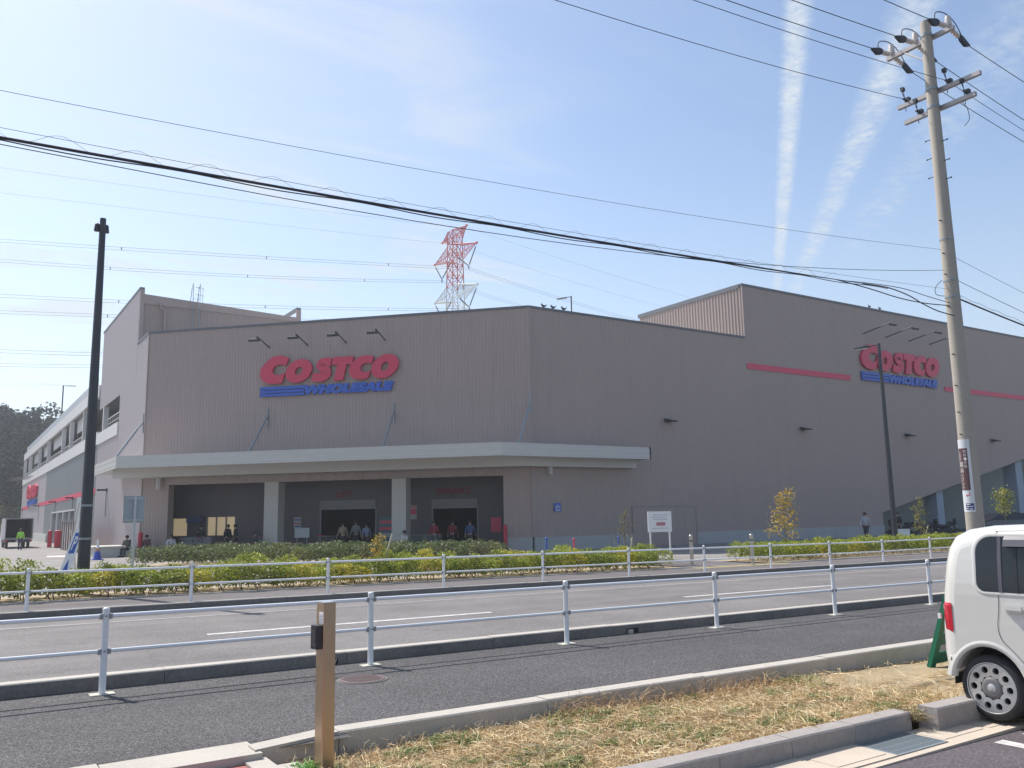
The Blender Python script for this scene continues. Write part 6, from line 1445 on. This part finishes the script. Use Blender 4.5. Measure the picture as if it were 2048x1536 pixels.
# motorcycles
def moto(root):
    b = MB(); b.lathe([(.20, -.05), (.30, -.05), (.31, 0), (.30, .05), (.20, .05)], (-.65, 0, .31), 'y', 20); b.lathe([(.20, -.05), (.30, -.05), (.31, 0), (.30, .05), (.20, .05)], (.65, 0, .31), 'y', 20)
    b.build('wheel', M['rubber'], root)
    b = MB(); b.tube(smooth_path([(-.75, 0, .72), (-.4, 0, .78), (0, 0, .74), (.25, 0, .92), (.42, 0, .88)], 4), [.09, .12, .13, .12, .12, .12, .13, .13, .14, .15, .16, .16, .16, .14, .12, .1, .08][:17], 8); b.obox((0, 0, .45), (1,0,0), (0,1,0), (0,0,1), .32, .12, .2); b.build('body', M['black'], root)
    b = MB(); b.tube([(.65, .06, .31), (.45, .06, .98)], .025, 6); b.tube([(.65, -.06, .31), (.45, -.06, .98)], .025, 6); b.tube([(.40, -.32, 1.05), (.45, 0, 1.0), (.40, .32, 1.05)], .018, 6); b.build('fork', M['black'], root)
    b = MB(); b.obox((.55, 0, 1.05), (1,0,.4), (0,1,0), (0,0,1), .03, .16, .18); b.build('windshield', M['glass'], root)
    b = MB(); b.obox((-.72, 0, .92), (1,0,0), (0,1,0), (0,0,1), .18, .17, .14); b.build('top_box', M['black'], root)
mg = thing('motorcycle', 'black motorcycle parked right of the thin grey green sapling', 'motorcycle', (0, 0, 0), 'motorcycles by the ramp', local=True); moto(mg); bpy.context.view_layer.update()
mg.location = (49.9, 30.3, -.2); mg.rotation_euler = (0, 0, radians(-20))
dup(mg, (51.3, 30.0, -.2), radians(-35), 'black motorcycle nearest the ramp pillar'); dup(mg, (48.3, 31.2, -.2), radians(160), 'black motorcycle just right of the thin black lamp post')
b = MB(); b.obox((47.4, 30.4, .15), (.85, -.5, 0), (.5, .85, 0), (0, 0, 1), .36, .18, .32); b.obox((47.4, 30.4, .48), (.85, -.5, 0), (.5, .85, 0), (0, 0, 1), .38, .2, .012); tag(b.build('white_crate', M['white'], loc=(47.4, 30.4, -.2)), 'small white box on the ground beside the motorcycles', 'box')

# birds on the roof edge
bd = thing('bird', 'x', 'bird', (0, 0, 0), 'birds on the roof edge', local=True)
b = MB(); b.tube(smooth_path([(-.30, 0, .26), (-.16, 0, .15), (0, 0, .11), (.11, 0, .15), (.16, 0, .21), (.19, 0, .22)], 3), [.015, .02, .028, .045, .06, .07, .075, .075, .07, .06, .05, .045, .042, .042, .035, .012], 10); b.tube([(.0, .02, .0), (.0, .02, .09)], .008, 4); b.tube([(.0, -.02, .0), (.0, -.02, .09)], .008, 4); b.build('body', mat('bird_grey', (.10, .10, .12)), bd)
b = MB(); b.tube([(.18, 0, .22), (.235, 0, .205)], [.014, .003], 6); b.build('beak', M['black'], bd); bpy.context.view_layer.update()
for i, (x, z, lab) in enumerate(((27.2, 13.16, 'left bird of three on the roof edge at the entrance corner'), (27.85, 13.16, 'middle bird of three on the roof edge at the entrance corner'), (28.6, 13.16, 'right bird of three on the roof edge at the entrance corner'), (57.6, 16.78, 'left bird of two on the tall right roof edge'), (58.9, 16.78, 'right bird of two on the tall right roof edge'))):
    o = bd if i == 0 else dup(bd, (0, 0, 0)); o.location = (x, YC+.05, z); o.rotation_euler = (0, 0, radians(190)); o['label'] = lab; o.scale = (.95, .95, .95)
b = MB(); b.lathe([(0, .12), (.08, .09), (.11, 0), (.08, -.09), (0, -.12)], (17.2, 55.5, 12.95), 'z', 12); b.tube([(17.2, 55.5, 12.4), (17.2, 55.5, 12.9)], .03, 6); tag(b.build('roof_sensor', M['white'], loc=(17.2, 55.5, 12.4)), 'small white ball sensor on the roof left of centre', 'sensor')
# ---------------------------------------------------------------- air: thin haze, added also to imitate the sun's veiling glare
hm = bpy.data.materials.new('haze'); hm.use_nodes = True; hn = hm.node_tree.nodes; hn.remove(hn['Principled BSDF'])
pv = hn.new('ShaderNodeVolumePrincipled'); pv.inputs['Color'].default_value = (.86, .92, 1, 1); pv.inputs['Density'].default_value = .00068; pv.inputs['Anisotropy'].default_value = .35
hm.node_tree.links.new(pv.outputs[0], hn['Material Output'].inputs['Volume'])
b = MB(); b.box(-3200, 3200, -3200, 3200, -1.6, 68); tag(b.build('haze', hm), kind='stuff')
# local builders: clear the helper flag
for o in bpy.data.objects:
    if '_local' in o: del o['_local']
